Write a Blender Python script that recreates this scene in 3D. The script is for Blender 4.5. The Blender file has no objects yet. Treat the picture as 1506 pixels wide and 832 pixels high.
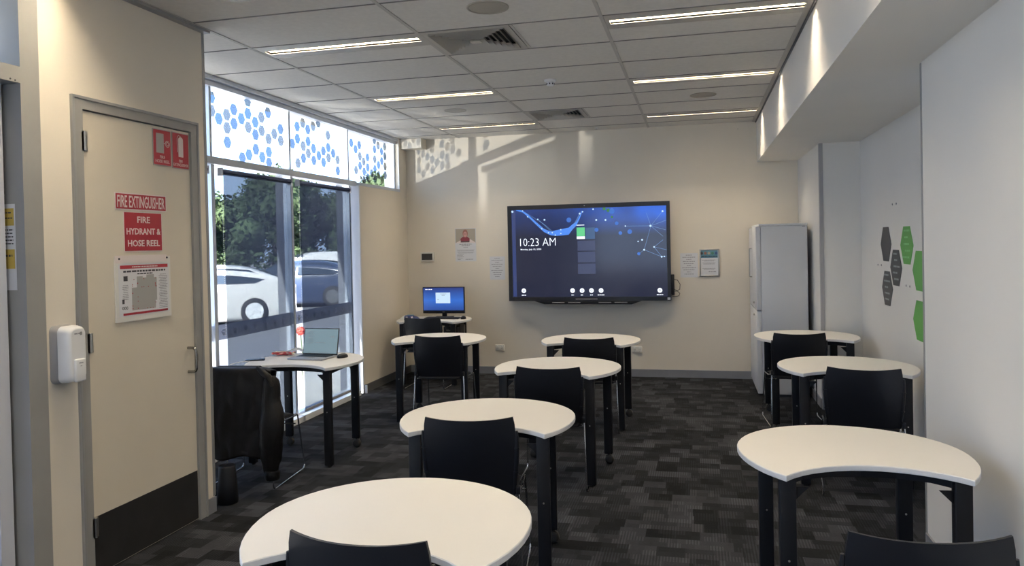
import bpy, bmesh, math, random
from mathutils import Vector, Matrix, noise
R = math.radians
PI = math.pi
random.seed(7)
SC = bpy.context.scene
COL = SC.collection

# ------------------------------------------------------------------ camera
H = 1.664
cam_data = bpy.data.cameras.new('camera')
cam = bpy.data.objects.new('camera', cam_data)
COL.objects.link(cam)
_pitch, _roll, _yaw = 0.013806756, -0.0210992042, 0.240358262
_f = Vector((math.sin(_yaw) * -1, math.cos(_yaw), 0)); _r = Vector((math.cos(_yaw), math.sin(_yaw), 0)); _u = Vector((0, 0, 1))
_f2 = _f * math.cos(_pitch) - _u * math.sin(_pitch); _u2 = _u * math.cos(_pitch) + _f * math.sin(_pitch)
_r3 = _r * math.cos(_roll) + _u2 * math.sin(_roll); _u3 = _u2 * math.cos(_roll) - _r * math.sin(_roll)
cam.matrix_world = Matrix(((_r3.x, _u3.x, -_f2.x, 0), (_r3.y, _u3.y, -_f2.y, 0), (_r3.z, _u3.z, -_f2.z, H), (0, 0, 0, 1)))
cam_data.sensor_width = 36; cam_data.lens = 1108.87 / 1506 * 36
cam_data.shift_y = -(416 - 374.5) / 1506
cam_data.clip_start = 0.05; cam_data.clip_end = 300
SC.camera = cam

# ------------------------------------------------------------------ sky, sun, exposure
SKY = 2.0; SUN = 30.0; LAMP = 105.0
world = bpy.data.worlds.new('sky'); SC.world = world; world.use_nodes = True
wn = world.node_tree.nodes; wl = world.node_tree.links; wn.clear()
wo = wn.new('ShaderNodeOutputWorld'); wb = wn.new('ShaderNodeBackground'); wr = wn.new('ShaderNodeValToRGB')
wc = wn.new('ShaderNodeTexCoord'); ws = wn.new('ShaderNodeSeparateXYZ')
wl.new(wc.outputs['Generated'], ws.inputs[0]); wl.new(ws.outputs['Z'], wr.inputs[0]); wl.new(wr.outputs[0], wb.inputs[0]); wl.new(wb.outputs[0], wo.inputs[0])
wr.color_ramp.elements[0].position = 0.0; wr.color_ramp.elements[0].color = (.92, 1.15, 1.55, 1)
wr.color_ramp.elements[1].position = 0.7; wr.color_ramp.elements[1].color = (.5, .8, 1.4, 1)
wb.inputs[1].default_value = SKY
sd = bpy.data.lights.new('sun', 'SUN'); sd.energy = SUN; sd.angle = R(0.6); sd.color = (1.0, 0.93, 0.82)
sun = bpy.data.objects.new('sun', sd); COL.objects.link(sun)
sun.rotation_euler = Vector((0.12, 0.8, -0.6)).to_track_quat('-Z', 'Y').to_euler()
sun.location = (-8, -20, 15)
# added spot lamp standing in for sun off an unmodelled car's windscreen: lands high on the back wall and ceiling through the clerestory
gd = bpy.data.lights.new('car_glint', 'SPOT'); gd.energy = 1700; gd.spot_size = R(21); gd.spot_blend = .6; gd.shadow_soft_size = .035; gd.color = (1, .95, .86)
glint = bpy.data.objects.new('car_glint', gd); COL.objects.link(glint); glint.location = (-7.5, 2.0, 1.15)
glint.rotation_euler = Vector((3.7, 5.6, 1.85)).to_track_quat('-Z', 'Y').to_euler()
SC.view_settings.view_transform = 'Standard'; SC.view_settings.look = 'None'
SC.view_settings.exposure = 0.35; SC.view_settings.gamma = 1.0; SC.view_settings.use_curve_mapping = False

# ------------------------------------------------------------------ materials
MATS = {}
def mat(name, col, rough=0.5, metal=0.0, nscale=0, namt=0.0, bump=0.0, bscale=200, emit=None, estr=0, coat=0, spec=None, sheen=0):
    if name in MATS: return MATS[name]
    m = bpy.data.materials.new(name); m.use_nodes = True; nt = m.node_tree; n = nt.nodes; l = nt.links
    b = n['Principled BSDF']; b.inputs['Base Color'].default_value = (*col, 1); b.inputs['Roughness'].default_value = rough
    b.inputs['Metallic'].default_value = metal
    if coat: b.inputs['Coat Weight'].default_value = coat
    if spec is not None: b.inputs['Specular IOR Level'].default_value = spec
    if sheen: b.inputs['Sheen Weight'].default_value = sheen
    tc = n.new('ShaderNodeTexCoord')
    if namt:
        t = n.new('ShaderNodeTexNoise'); t.inputs['Scale'].default_value = nscale or 3; t.inputs['Detail'].default_value = 4
        l.new(tc.outputs['Object'], t.inputs['Vector'])
        r = n.new('ShaderNodeValToRGB'); r.color_ramp.elements[0].position = .3; r.color_ramp.elements[1].position = .7
        r.color_ramp.elements[0].color = tuple(c * (1 - namt) for c in col) + (1,)
        r.color_ramp.elements[1].color = tuple(min(1, c * (1 + namt)) for c in col) + (1,)
        l.new(t.outputs['Fac'], r.inputs[0]); l.new(r.outputs[0], b.inputs['Base Color'])
    if bump:
        t = n.new('ShaderNodeTexNoise'); t.inputs['Scale'].default_value = bscale; t.inputs['Detail'].default_value = 2
        l.new(tc.outputs['Object'], t.inputs['Vector'])
        bp = n.new('ShaderNodeBump'); bp.inputs['Strength'].default_value = bump; bp.inputs['Distance'].default_value = 0.004
        l.new(t.outputs['Fac'], bp.inputs['Height']); l.new(bp.outputs[0], b.inputs['Normal'])
    if emit:
        b.inputs['Emission Color'].default_value = (*emit, 1); b.inputs['Emission Strength'].default_value = estr
    MATS[name] = m
    return m

CREAM = mat('cream_paint', (.76, .70, .60), .55, nscale=1.3, namt=.03, bump=.06, bscale=120)
WHITEWALL = mat('white_paint', (.76, .75, .72), .5, nscale=1.5, namt=.02, bump=.05, bscale=120)
DOORP = mat('door_paint', (.68, .62, .515), .45, nscale=2, namt=.03)
GREYFRAME = mat('grey_frame_paint', (.30, .30, .29), .45, nscale=4, namt=.05)
GREYTRIM = mat('grey_trim', (.33, .335, .34), .4, metal=.3, nscale=5, namt=.05)
SKIRT = mat('grey_skirting', (.26, .27, .30), .4, metal=.2, nscale=6, namt=.05)
SKIRTDARK = mat('dark_skirting', (.10, .10, .105), .45)
KICK = mat('black_kick_plate', (.022, .022, .023), .35, nscale=8, namt=.2)
ALU = mat('window_aluminium', (.62, .66, .72), .35, metal=.45, nscale=6, namt=.05)
WHITEFR = mat('white_powdercoat', (.82, .83, .84), .4)
CTILE = mat('ceiling_tile_mineral', (.70, .68, .64), .8, nscale=30, namt=.04, bump=.15, bscale=300)
CBAR = mat('ceiling_bar_paint', (.50, .485, .455), .6)
CGAP = mat('cross_bar_shadow_grey', (.22, .215, .205), .6)  # dark tone paints in the thin shadow lines across the ceiling
CSHADOW = mat('ceiling_void', (.08, .08, .078), .9)
LAMINATE = mat('white_laminate', (.74, .72, .68), .38, nscale=2, namt=.015)
LAMEDGE = mat('white_edge_band', (.70, .71, .72), .4)
BLACKMET = mat('black_powdercoat', (.007, .008, .011), .5, spec=.25, bump=.03, bscale=500)
BLACKPL = mat('black_plastic', (.007, .008, .012), .38, spec=.35, bump=.12, bscale=700)
BLACKPL2 = mat('black_seat_plastic', (.010, .011, .014), .55, spec=.3, bump=.1, bscale=500)
CHROME = mat('chrome', (.75, .76, .78), .12, metal=1)
STEEL = mat('brushed_steel', (.5, .49, .46), .3, metal=1)
RUBBER = mat('black_rubber', (.015, .015, .015), .7)
WHITEPL = mat('white_plastic', (.78, .79, .80), .3)
GREYPL = mat('grey_plastic', (.30, .30, .31), .45)
OFFWHITE = mat('offwhite_plastic', (.74, .73, .69), .4)
CAB = mat('white_cabinet_steel', (.68, .69, .71), .35, nscale=2, namt=.02)
PAPER = mat('white_paper', (.70, .71, .74), .7)
INK = mat('black_ink', (.06, .06, .07), .7)
GREYINK = mat('grey_ink', (.30, .30, .33), .7)
RED = mat('sign_red', (.36, .025, .04), .45)
SIGNWHITE = mat('sign_white', (.76, .68, .66), .5)
SIGNGREY = mat('sign_grey', (.38, .38, .37), .5)
GREEND = mat('green_decal', (.10, .36, .07), .5)
DARKD = mat('charcoal_decal', (.05, .052, .055), .5)
CHALK = mat('chalk_writing', (.32, .36, .36), .8)
CHALKG = mat('chalk_writing_green', (.25, .55, .25), .8)
LEATHER = mat('black_leather', (.0055, .005, .005), .5, spec=.25, nscale=14, namt=.4, bump=.5, bscale=60)

def carpet():
    m = bpy.data.materials.new('patterned_carpet'); m.use_nodes = True; nt = m.node_tree; n = nt.nodes; l = nt.links
    b = n['Principled BSDF']; b.inputs['Roughness'].default_value = .95; b.inputs['Specular IOR Level'].default_value = .15
    tc = n.new('ShaderNodeTexCoord'); sx = n.new('ShaderNodeSeparateXYZ'); l.new(tc.outputs['Object'], sx.inputs[0])
    def mth(op, a, bb=None):
        q = n.new('ShaderNodeMath'); q.operation = op
        for i, v in enumerate((a, bb)):
            if v is None: continue
            if isinstance(v, (int, float)): q.inputs[i].default_value = v
            else: l.new(v, q.inputs[i])
        return q.outputs[0]
    def layer(wx, wy, seed):
        row = mth('FLOOR', mth('DIVIDE', sx.outputs['Y'], wy))
        rn = n.new('ShaderNodeTexWhiteNoise'); rn.noise_dimensions = '1D'; l.new(mth('ADD', row, seed), rn.inputs['W'])
        cx = mth('FLOOR', mth('ADD', mth('DIVIDE', sx.outputs['X'], wx), mth('MULTIPLY', rn.outputs['Value'], 3.0)))
        cb = n.new('ShaderNodeCombineXYZ'); l.new(cx, cb.inputs[0]); l.new(row, cb.inputs[1]); cb.inputs[2].default_value = seed
        w = n.new('ShaderNodeTexWhiteNoise'); w.noise_dimensions = '3D'; l.new(cb.outputs[0], w.inputs['Vector'])
        return w
    a = layer(.15, .125, 1.3); c = layer(.075, .0625, 7.7)
    val = mth('ADD', mth('MULTIPLY', a.outputs['Value'], .72), mth('MULTIPLY', c.outputs['Value'], .28))
    rp = n.new('ShaderNodeValToRGB'); l.new(val, rp.inputs[0])
    e = rp.color_ramp.elements; e[0].position = .12; e[0].color = (.0058, .0064, .0078, 1); e[1].position = .9; e[1].color = (.044, .047, .056, 1)
    e2 = rp.color_ramp.elements.new(.5); e2.color = (.017, .0185, .022, 1)
    # fine woven stripes in some of the blocks
    st = mth('SINE', mth('MULTIPLY', sx.outputs['X'], 2 * PI / .016))
    mask = mth('GREATER_THAN', c.outputs['Value'], .5)
    sf = mth('ADD', 1.0, mth('MULTIPLY', mth('MULTIPLY', st, mask), .3))
    no = n.new('ShaderNodeTexNoise'); no.inputs['Scale'].default_value = 260; l.new(tc.outputs['Object'], no.inputs['Vector'])
    nf = mth('ADD', .55, mth('MULTIPLY', no.outputs['Fac'], .9))
    mx = n.new('ShaderNodeVectorMath'); mx.operation = 'SCALE'; l.new(rp.outputs[0], mx.inputs[0]); l.new(mth('MULTIPLY', sf, nf), mx.inputs['Scale'])
    l.new(mx.outputs[0], b.inputs['Base Color'])
    bp = n.new('ShaderNodeBump'); bp.inputs['Strength'].default_value = .4; bp.inputs['Distance'].default_value = .004
    l.new(no.outputs['Fac'], bp.inputs['Height']); l.new(bp.outputs[0], b.inputs['Normal'])
    return m
CARPET = carpet()

def glassy(name, tint, gloss=.06, rough=.02):
    m = bpy.data.materials.new(name); m.use_nodes = True; nt = m.node_tree; n = nt.nodes; l = nt.links
    n.remove(n['Principled BSDF']); out = n['Material Output']
    t = n.new('ShaderNodeBsdfTransparent'); t.inputs[0].default_value = (*tint, 1)
    g = n.new('ShaderNodeBsdfGlossy'); g.inputs['Roughness'].default_value = rough
    lw = n.new('ShaderNodeLayerWeight'); lw.inputs[0].default_value = .5; pw = n.new('ShaderNodeMath'); pw.operation = 'POWER'; l.new(lw.outputs['Facing'], pw.inputs[0]); pw.inputs[1].default_value = 5; f = n.new('ShaderNodeMath'); f.operation = 'MULTIPLY_ADD'; l.new(pw.outputs[0], f.inputs[0]); f.inputs[1].default_value = .7; f.inputs[2].default_value = .03
    mx = n.new('ShaderNodeMixShader'); l.new(f.outputs[0], mx.inputs[0]); l.new(t.outputs[0], mx.inputs[1]); l.new(g.outputs[0], mx.inputs[2]); l.new(mx.outputs[0], out.inputs[0])
    return m
GLASS = glassy('window_glass', (.93, .95, .96))
TINTGLASS = glassy('tinted_door_glass', (.05, .06, .09))
HEXFILM = [glassy('hexagon_film_a', (.42, .51, .62)), glassy('hexagon_film_b', (.50, .51, .52)), glassy('hexagon_film_c', (.42, .49, .58))]

def blindmat():
    m = bpy.data.materials.new('sunscreen_mesh'); m.use_nodes = True; nt = m.node_tree; n = nt.nodes; l = nt.links
    n.remove(n['Principled BSDF']); out = n['Material Output']
    t = n.new('ShaderNodeBsdfTransparent'); t.inputs[0].default_value = (.82, .92, 1, 1)
    d = n.new('ShaderNodeBsdfDiffuse'); d.inputs[0].default_value = (.035, .045, .085, 1)
    tr = n.new('ShaderNodeBsdfTranslucent'); tr.inputs[0].default_value = (.035, .037, .05, 1)
    w = n.new('ShaderNodeTexNoise'); w.inputs['Scale'].default_value = 1; w.inputs['Detail'].default_value = 3
    tc = n.new('ShaderNodeTexCoord'); mp = n.new('ShaderNodeMapping'); mp.inputs['Scale'].default_value = (8, 60, 2)
    l.new(tc.outputs['Object'], mp.inputs[0]); l.new(mp.outputs[0], w.inputs['Vector'])
    mr = n.new('ShaderNodeMapRange'); mr.inputs['To Min'].default_value = .135; mr.inputs['To Max'].default_value = .17; l.new(w.outputs['Fac'], mr.inputs[0])
    a = n.new('ShaderNodeMixShader'); a.inputs[0].default_value = .5; l.new(d.outputs[0], a.inputs[1]); l.new(tr.outputs[0], a.inputs[2])
    mx = n.new('ShaderNodeMixShader'); l.new(mr.outputs[0], mx.inputs[0]); l.new(a.outputs[0], mx.inputs[1]); l.new(t.outputs[0], mx.inputs[2]); l.new(mx.outputs[0], out.inputs[0])
    return m
BLIND = blindmat()
def etched():
    m = bpy.data.materials.new('etched_band'); m.use_nodes = True; nt = m.node_tree; n = nt.nodes; l = nt.links
    n.remove(n['Principled BSDF']); t = n.new('ShaderNodeBsdfTransparent'); t.inputs[0].default_value = (.8, .8, .85, 1)
    r = n.new('ShaderNodeBsdfTranslucent'); r.inputs[0].default_value = (.22, .22, .24, 1); mx = n.new('ShaderNodeMixShader'); mx.inputs[0].default_value = .75
    l.new(t.outputs[0], mx.inputs[1]); l.new(r.outputs[0], mx.inputs[2]); l.new(mx.outputs[0], n['Material Output'].inputs[0]); return m
ETCH = etched()

def emis(name, col, s):
    m = bpy.data.materials.new(name); m.use_nodes = True; b = m.node_tree.nodes['Principled BSDF']
    b.inputs['Base Color'].default_value = (.02, .02, .02, 1); b.inputs['Emission Color'].default_value = (*col, 1); b.inputs['Emission Strength'].default_value = s
    b.inputs['Roughness'].default_value = .2
    return m
TUBE = emis('fluorescent_tube', (1.0, .84, .62), LAMP)

# ------------------------------------------------------------------ mesh builder
class MB:
    def __init__(s): s.v = []; s.f = []; s.sm = []; s.mi = []
    def add(s, vs, fs, smooth=False, mi=0):
        o = len(s.v); s.v += [Vector(v) for v in vs]; s.f += [tuple(o + i for i in f) for f in fs]
        s.sm += [smooth] * len(fs); s.mi += [mi] * len(fs); return s
    def box(s, x0, x1, y0, y1, z0, z1, mi=0, M=None):
        vs = [Vector((x, y, z)) for z in (z0, z1) for x, y in ((x0, y0), (x1, y0), (x1, y1), (x0, y1))]
        if M: vs = [M @ v for v in vs]
        return s.add(vs, [(3, 2, 1, 0), (4, 5, 6, 7), (0, 1, 5, 4), (1, 2, 6, 5), (2, 3, 7, 6), (3, 0, 4, 7)], mi=mi)
    def bbox(s, x0, x1, y0, y1, z0, z1, b=.004, seg=2, mi=0):
        bm = bmesh.new(); bmesh.ops.create_cube(bm, size=1)
        for v in bm.verts: v.co = Vector(((x0 + x1) / 2 + v.co.x * (x1 - x0), (y0 + y1) / 2 + v.co.y * (y1 - y0), (z0 + z1) / 2 + v.co.z * (z1 - z0)))
        bmesh.ops.bevel(bm, geom=bm.edges[:], offset=b, segments=seg, affect='EDGES', profile=.5)
        bm.verts.index_update(); s.add([v.co.copy() for v in bm.verts], [tuple(v.index for v in f.verts) for f in bm.faces], True, mi); bm.free(); return s
    def prism(s, pts, z0, z1, o=(0, 0, 0), u=(1, 0, 0), v=(0, 1, 0), n=(0, 0, 1), mi=0, smooth=False, caps=True):
        o, u, v, n = map(Vector, (o, u, v, n)); N = len(pts)
        vs = [o + u * p[0] + v * p[1] + n * z0 for p in pts] + [o + u * p[0] + v * p[1] + n * z1 for p in pts]
        s.add(vs, [(i, (i + 1) % N, N + (i + 1) % N, N + i) for i in range(N)], smooth, mi)
        if caps: s.add(vs, [tuple(range(N - 1, -1, -1)), tuple(range(N, 2 * N))], False, mi)
        return s
    def tube(s, path, r, k=8, closed=False, mi=0, caps=True):
        P = [Vector(p) for p in path]; N = len(P); rr = r if isinstance(r, (list, tuple)) else [r] * N
        rings = []; up = None
        for i, p in enumerate(P):
            a = P[(i - 1) % N] if (i or closed) else P[0]; b = P[(i + 1) % N] if (i < N - 1 or closed) else P[-1]
            t = (b - a).normalized()
            if up is None:
                up = Vector((0, 0, 1)) if abs(t.z) < .9 else Vector((1, 0, 0))
            x = up - t * up.dot(t); x.normalize(); up = x; y = t.cross(x)
            rings.append([p + (x * math.cos(2 * PI * j / k) + y * math.sin(2 * PI * j / k)) * rr[i] for j in range(k)])
        vs = [q for g in rings for q in g]; fs = []
        for i in range(N if closed else N - 1):
            i2 = (i + 1) % N
            for j in range(k): fs.append((i * k + j, i * k + (j + 1) % k, i2 * k + (j + 1) % k, i2 * k + j))
        s.add(vs, fs, True, mi)
        if caps and not closed: s.add(vs, [tuple(range(k - 1, -1, -1)), tuple((N - 1) * k + j for j in range(k))], False, mi)
        return s
    def lathe(s, prof, c=(0, 0, 0), ax='z', k=20, mi=0):
        c = Vector(c); vs = []
        A = {'z': (Vector((1, 0, 0)), Vector((0, 1, 0)), Vector((0, 0, 1))), 'x': (Vector((0, 1, 0)), Vector((0, 0, 1)), Vector((1, 0, 0))), 'y': (Vector((0, 0, 1)), Vector((1, 0, 0)), Vector((0, 1, 0)))}[ax]
        for r, z in prof:
            for j in range(k): vs.append(c + A[0] * r * math.cos(2 * PI * j / k) + A[1] * r * math.sin(2 * PI * j / k) + A[2] * z)
        fs = [(i * k + j, i * k + (j + 1) % k, (i + 1) * k + (j + 1) % k, (i + 1) * k + j) for i in range(len(prof) - 1) for j in range(k)]
        s.add(vs, fs, True, mi); n = len(prof)
        if prof[0][0] > 1e-5: s.add(vs, [tuple(range(k - 1, -1, -1))], False, mi)
        if prof[-1][0] > 1e-5: s.add(vs, [tuple((n - 1) * k + j for j in range(k))], False, mi)
        return s
    def grid(s, fn, nu, nv, mi=0):
        vs = [fn(i / nu, j / nv) for j in range(nv + 1) for i in range(nu + 1)]
        return s.add(vs, [(j * (nu + 1) + i, j * (nu + 1) + i + 1, (j + 1) * (nu + 1) + i + 1, (j + 1) * (nu + 1) + i) for j in range(nv) for i in range(nu)], True, mi)
    def xf(s, M): s.v = [M @ v for v in s.v]; return s

ROOT = {}
def tag(o, label=None, cat=None, group=None, kind=None):
    if label: o['label'] = label
    if cat: o['category'] = cat
    if group: o['group'] = group
    if kind: o['kind'] = kind
    return o
def mesh(name, mb, mats):
    me = bpy.data.meshes.new(name); me.from_pydata([tuple(v) for v in mb.v], [], mb.f)
    me.polygons.foreach_set('use_smooth', mb.sm); me.polygons.foreach_set('material_index', mb.mi)
    for m in (mats if isinstance(mats, (list, tuple)) else [mats]): me.materials.append(m)
    me.update(); return me
def obj(name, mb, mats, parent=None, world=False):
    """link one mesh object; world=True: the builder's coordinates are world ones"""
    if parent is not None:
        M = ROOT.get(parent.name, Matrix())
        if world: mb.xf(M.inverted())
        o = bpy.data.objects.new(name, mesh(name, mb, mats)); COL.objects.link(o); o.parent = parent; ROOT[o.name] = M
    else:
        xs = [v.x for v in mb.v]; ys = [v.y for v in mb.v]; zs = [v.z for v in mb.v]
        c = Vector(((min(xs) + max(xs)) / 2, (min(ys) + max(ys)) / 2, min(zs))); M = Matrix.Translation(c); mb.xf(M.inverted())
        o = bpy.data.objects.new(name, mesh(name, mb, mats)); COL.objects.link(o); o.location = c; ROOT[o.name] = M
    return o
def thing(name, label=None, cat=None, loc=(0, 0, 0), rz=0, group=None, kind=None):
    o = bpy.data.objects.new(name, None); COL.objects.link(o); o.location = loc; o.rotation_euler = (0, 0, rz)
    o.empty_display_size = .1
    ROOT[o.name] = Matrix.Translation(loc) @ Matrix.Rotation(rz, 4, 'Z'); return tag(o, label, cat, group, kind)
KIDS = {}
def copy_tree(o, parent=None):
    c = o.copy(); COL.objects.link(c)
    if parent: c.parent = parent
    for ch in [k for k in COL.objects if k.parent == o]: copy_tree(ch, c)
    return c
def struct(name, mb, m, parent=None, world=True):
    o = obj(name, mb, m, parent, world)
    if parent is None: o['kind'] = 'structure'
    return o
def B(*a, **k): return MB().box(*a, **k)
_fc = {}
def text(body, w, h, m, parent, o, u, v, n, name='lettering', depth=.0008, align='c', bold=0, spacing=1.0):
    """flat raised lettering fitted into w x h on the plane (o,u,v)"""
    cu = bpy.data.curves.new('t', 'FONT'); cu.body = body; cu.extrude = depth / 2; cu.align_x = 'CENTER'; cu.align_y = 'CENTER'; cu.offset = bold; cu.resolution_u = 2
    cu.space_line = .95 * spacing
    to = bpy.data.objects.new('t', cu); COL.objects.link(to); dg = bpy.context.evaluated_depsgraph_get(); dg.update()
    me = bpy.data.meshes.new_from_object(to.evaluated_get(dg)); vs = [x.co.copy() for x in me.vertices]; fs = [tuple(p.vertices) for p in me.polygons]
    bpy.data.objects.remove(to); bpy.data.curves.remove(cu); bpy.data.meshes.remove(me)
    xs = [q.x for q in vs]; ys = [q.y for q in vs]; sx = w / (max(xs) - min(xs)); sy = h / (max(ys) - min(ys)); cx = (max(xs) + min(xs)) / 2; cy = (max(ys) + min(ys)) / 2
    o, u, v, n = map(Vector, (o, u, v, n)); mb = MB()
    mb.add([o + u * ((q.x - cx) * sx) + v * ((q.y - cy) * sy) + n * (q.z + depth / 2) for q in vs], fs)
    return obj(name, mb, m, parent, True)
def lines(rows, m, parent, o, u, v, n, name='printed_text', h=.006, d=.0006):
    """rows of unreadable small print: (centre x, y, width[, height])"""
    mb = MB()
    for r in rows:
        x, y, w = r[:3]; hh = r[3] if len(r) > 3 else h; k = x - w / 2
        while k < x + w / 2:
            q = min(random.uniform(.5, 1.6) * hh * 2.2, x + w / 2 - k)
            if q > .001: mb.prism([(k, y - hh / 2), (k + q, y - hh / 2), (k + q, y + hh / 2), (k, y + hh / 2)], 0, d, o, u, v, n)
            k += q + hh * .6
    return obj(name, mb, m, parent, True)
def rect(x0, x1, y0, y1): return [(x0, y0), (x1, y0), (x1, y1), (x0, y1)]
def rrect(x0, x1, y0, y1, r, k=4):
    p = []
    for cx, cy, a in ((x1 - r, y0 + r, -90), (x1 - r, y1 - r, 0), (x0 + r, y1 - r, 90), (x0 + r, y0 + r, 180)):
        for i in range(k + 1): t = R(a + 90 * i / k); p.append((cx + r * math.cos(t), cy + r * math.sin(t)))
    return p
def round_path(pts, r, k=5, closed=False):
    P = [Vector(p) for p in pts]; out = []; N = len(P)
    for i, p in enumerate(P):
        if not closed and i in (0, N - 1): out.append(p); continue
        a = P[(i - 1) % N]; b = P[(i + 1) % N]; da = (a - p); db = (b - p); rr = min(r, da.length * .45, db.length * .45)
        s = p + da.normalized() * rr; e = p + db.normalized() * rr
        for j in range(k + 1):
            t = j / k; out.append(s * (1 - t) ** 2 + p * 2 * t * (1 - t) + e * t * t)
    return out

# ------------------------------------------------------------------ dimensions of the room
ZC = 3.061; YB = 9.39; XD = -3.022; XW = -3.72; XG = -3.80; XB = .71; ZB = 2.577; XR = 1.165; XA = 1.53
YF = -3.6

# ------------------------------------------------------------------ the setting
floor = struct('floor', B(-4.0, 1.75, YF - .1, YB + .12, -.09, 0), CARPET)
wall_back = struct('wall_back', B(-4.0, 1.75, YB, YB + .12, 0, 3.3), CREAM)
bm_ = MB()
bm_.box(XG - .13, XW, 7.95, YB, 0, 2.37); bm_.box(XG - .13, XW, 9.15, YB, 2.37, ZC)
wall_left = struct('wall_left', bm_, CREAM)
wall_door = struct('wall_left_partition', MB().box(XD - .12, XD, 2.955, 3.150, 0, ZC).box(XD - .12, XD, 4.115, 4.205, 0, ZC).box(XD - .12, XD, 3.150, 4.115, 2.455, ZC).box(-3.93, XD - .12, 4.085, 4.205, 0, ZC).box(-3.93, XD - .12, 2.955, 3.055, 0, ZC).box(-3.93, -3.83, 3.055, 4.085, 0, ZC), CREAM)
struct('partition_end_trim', B(XD - .03, XD + .004, 4.190, 4.212, .1, ZC - .01), GREYTRIM, wall_door)
obj('wall_fixing', MB().lathe([(.004, 0), (.004, .003)], (0, 0, 0), 'y', 8).xf(Matrix.Translation((.5, YB - .004, 2.98))), INK, wall_back, True)
struct('wall_front', MB().box(-4.0, XD, YF - .1, YF, 0, 3.3).box(-.30, 1.75, YF - .1, YF, 0, 3.3).box(XD, -.30, YF - .1, YF, 2.6, 3.3).box(XD, -.30, YF - .1, YF, 0, .9), CREAM)
w = thing('window_5', loc=(-1.6, YF, .9), kind='structure')  # unseen window behind the camera, added to bring in ambient daylight
f = MB()
for x in (XD + .03, -1.66, -.33): f.box(x - .03, x + .03, YF - .08, YF - .02, .9, 2.6)
obj('window_frame', f, GREYFRAME, w, True); obj('pane', B(XD, -.30, YF - .053, YF - .047, .9, 2.6), GLASS, w, True)
struct('wall_right', MB().box(XR, XR + .3, YF, 4.40, 0, ZB).box(XA, XA + .12, 4.40, 7.80, 0, ZB).box(XR, XA + .12, 7.80, YB, 0, ZB), WHITEWALL)
wr_ = bpy.data.objects['wall_right']
struct('pillar_edge_strip', B(XR - .004, XR + .012, 4.385, 4.404, 0, ZB - .004), GREYTRIM, wr_)
struct('alcove_edge_strip', B(XR - .005, XR + .03, 7.79, 7.84, 0, ZB - .002), mat('mid_grey_strip', (.36, .36, .37), .4), wr_)
struct('bulkhead', MB().box(XB, 1.75, YF, YB, ZB, 3.3), WHITEWALL)
struct('shadow_gap_trim', MB().box(XB - .014, XB - .002, YF, YB, ZC - .016, ZC - .002), SKIRTDARK)
# box at the ceiling in the far left corner
struct('ceiling_corner_box', MB().box(XW + .005, -3.43, 9.19, YB - .002, 2.93, ZC - .004), CREAM)
# skirtings
struct('baseboard_back', MB().box(XW + .002, XR - .002, YB - .014, YB - .001, .0, .092), SKIRT)
struct('baseboard_left', MB().box(XW + .001, XW + .014, 7.95, YB - .016, 0, .092), SKIRTDARK)
struct('baseboard_pier', MB().box(XG + .12, XW + .014, 7.936, 7.949, 0, .092), WHITEFR)
struct('baseboard_right', MB().box(XR - .012, XR - .001, 7.86, YB - .016, 0, .09).box(XR - .012, XR - .001, YF, 4.38, 0, .09).box(XA - .012, XA - .001, 4.41, 7.79, 0, .09), SKIRT)
struct('baseboard_partition', MB().box(XD + .001, XD + .012, 4.118, 4.206, 0, .095).box(XD + .001, XD + .012, 2.965, 3.135, 0, .095), SKIRT)

# ceiling: tiles, bars, each tile an object
ceiling = struct('ceiling', B(-4.0, XB, YF - .1, YB + .1, ZC + .09, 3.2), CSHADOW)
XL = [-3.86, -2.98, -1.755, -.55, XB - .014]
ROW = [9.03 - .623 * k for k in range(21)]
rows = [(9.03, YB - .004)] + [(ROW[i + 1], ROW[i]) for i in range(20)]
def tile(x0, x1, y0, y1):
    g = .0065
    o = obj('ceiling_tile', B(x0 + g, x1 - g, y0 + g, y1 - g, ZC + random.uniform(0, .0012), ZC + .02), CTILE, ceiling, True)
LIGHTROWS = (1 + 0, 4, 7, 10, 13, 16, 19)
lights_at = []; diff_at = []
for r, (y0, y1) in enumerate(rows):
    for c in range(4):
        x0, x1 = XL[c], XL[c + 1]
        if r in LIGHTROWS and c in (1, 3):
            lights_at.append((x0, x1, y0)); tile(x0, x1, y0 + .311, y1)
        elif c == 2 and r in (2, 7, 12, 17):
            diff_at.append((x0, y0)); tile(x0 + .625, x1, y0, y1)
        else: tile(x0, x1, y0, y1)
for x in XL[1:4]:
    obj('ceiling_bar', MB().box(x - .012, x + .012, YF, YB - .002, ZC - .004, ZC + .001), CBAR, ceiling, True)
obj('ceiling_edge_bar', MB().box(XB - .05, XB - .016, YF, YB - .002, ZC - .003, ZC - .0005), CBAR, ceiling, True)
obj('ceiling_edge_bar', MB().box(XD, XD + .045, YF, 4.22, ZC - .02, ZC - .001), GREYTRIM, ceiling, True)
obj('ceiling_edge_bar', MB().box(-3.86, -3.72, 4.21, 9.14, ZC - .035, ZC - .001), ALU, ceiling, True)
for (ya, yb) in rows: obj('ceiling_cross_bar', B(XL[0], XB - .05, ya - .0045, ya + .0045, ZC - .0035, ZC + .001), CGAP, ceiling, True)
for x in (-1.13,):
    for (dx, dy) in diff_at: obj('ceiling_bar', B(x - .006, x + .012, dy + .01, dy + .613, ZC - .003, ZC + .001), CBAR, ceiling, True)

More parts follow.
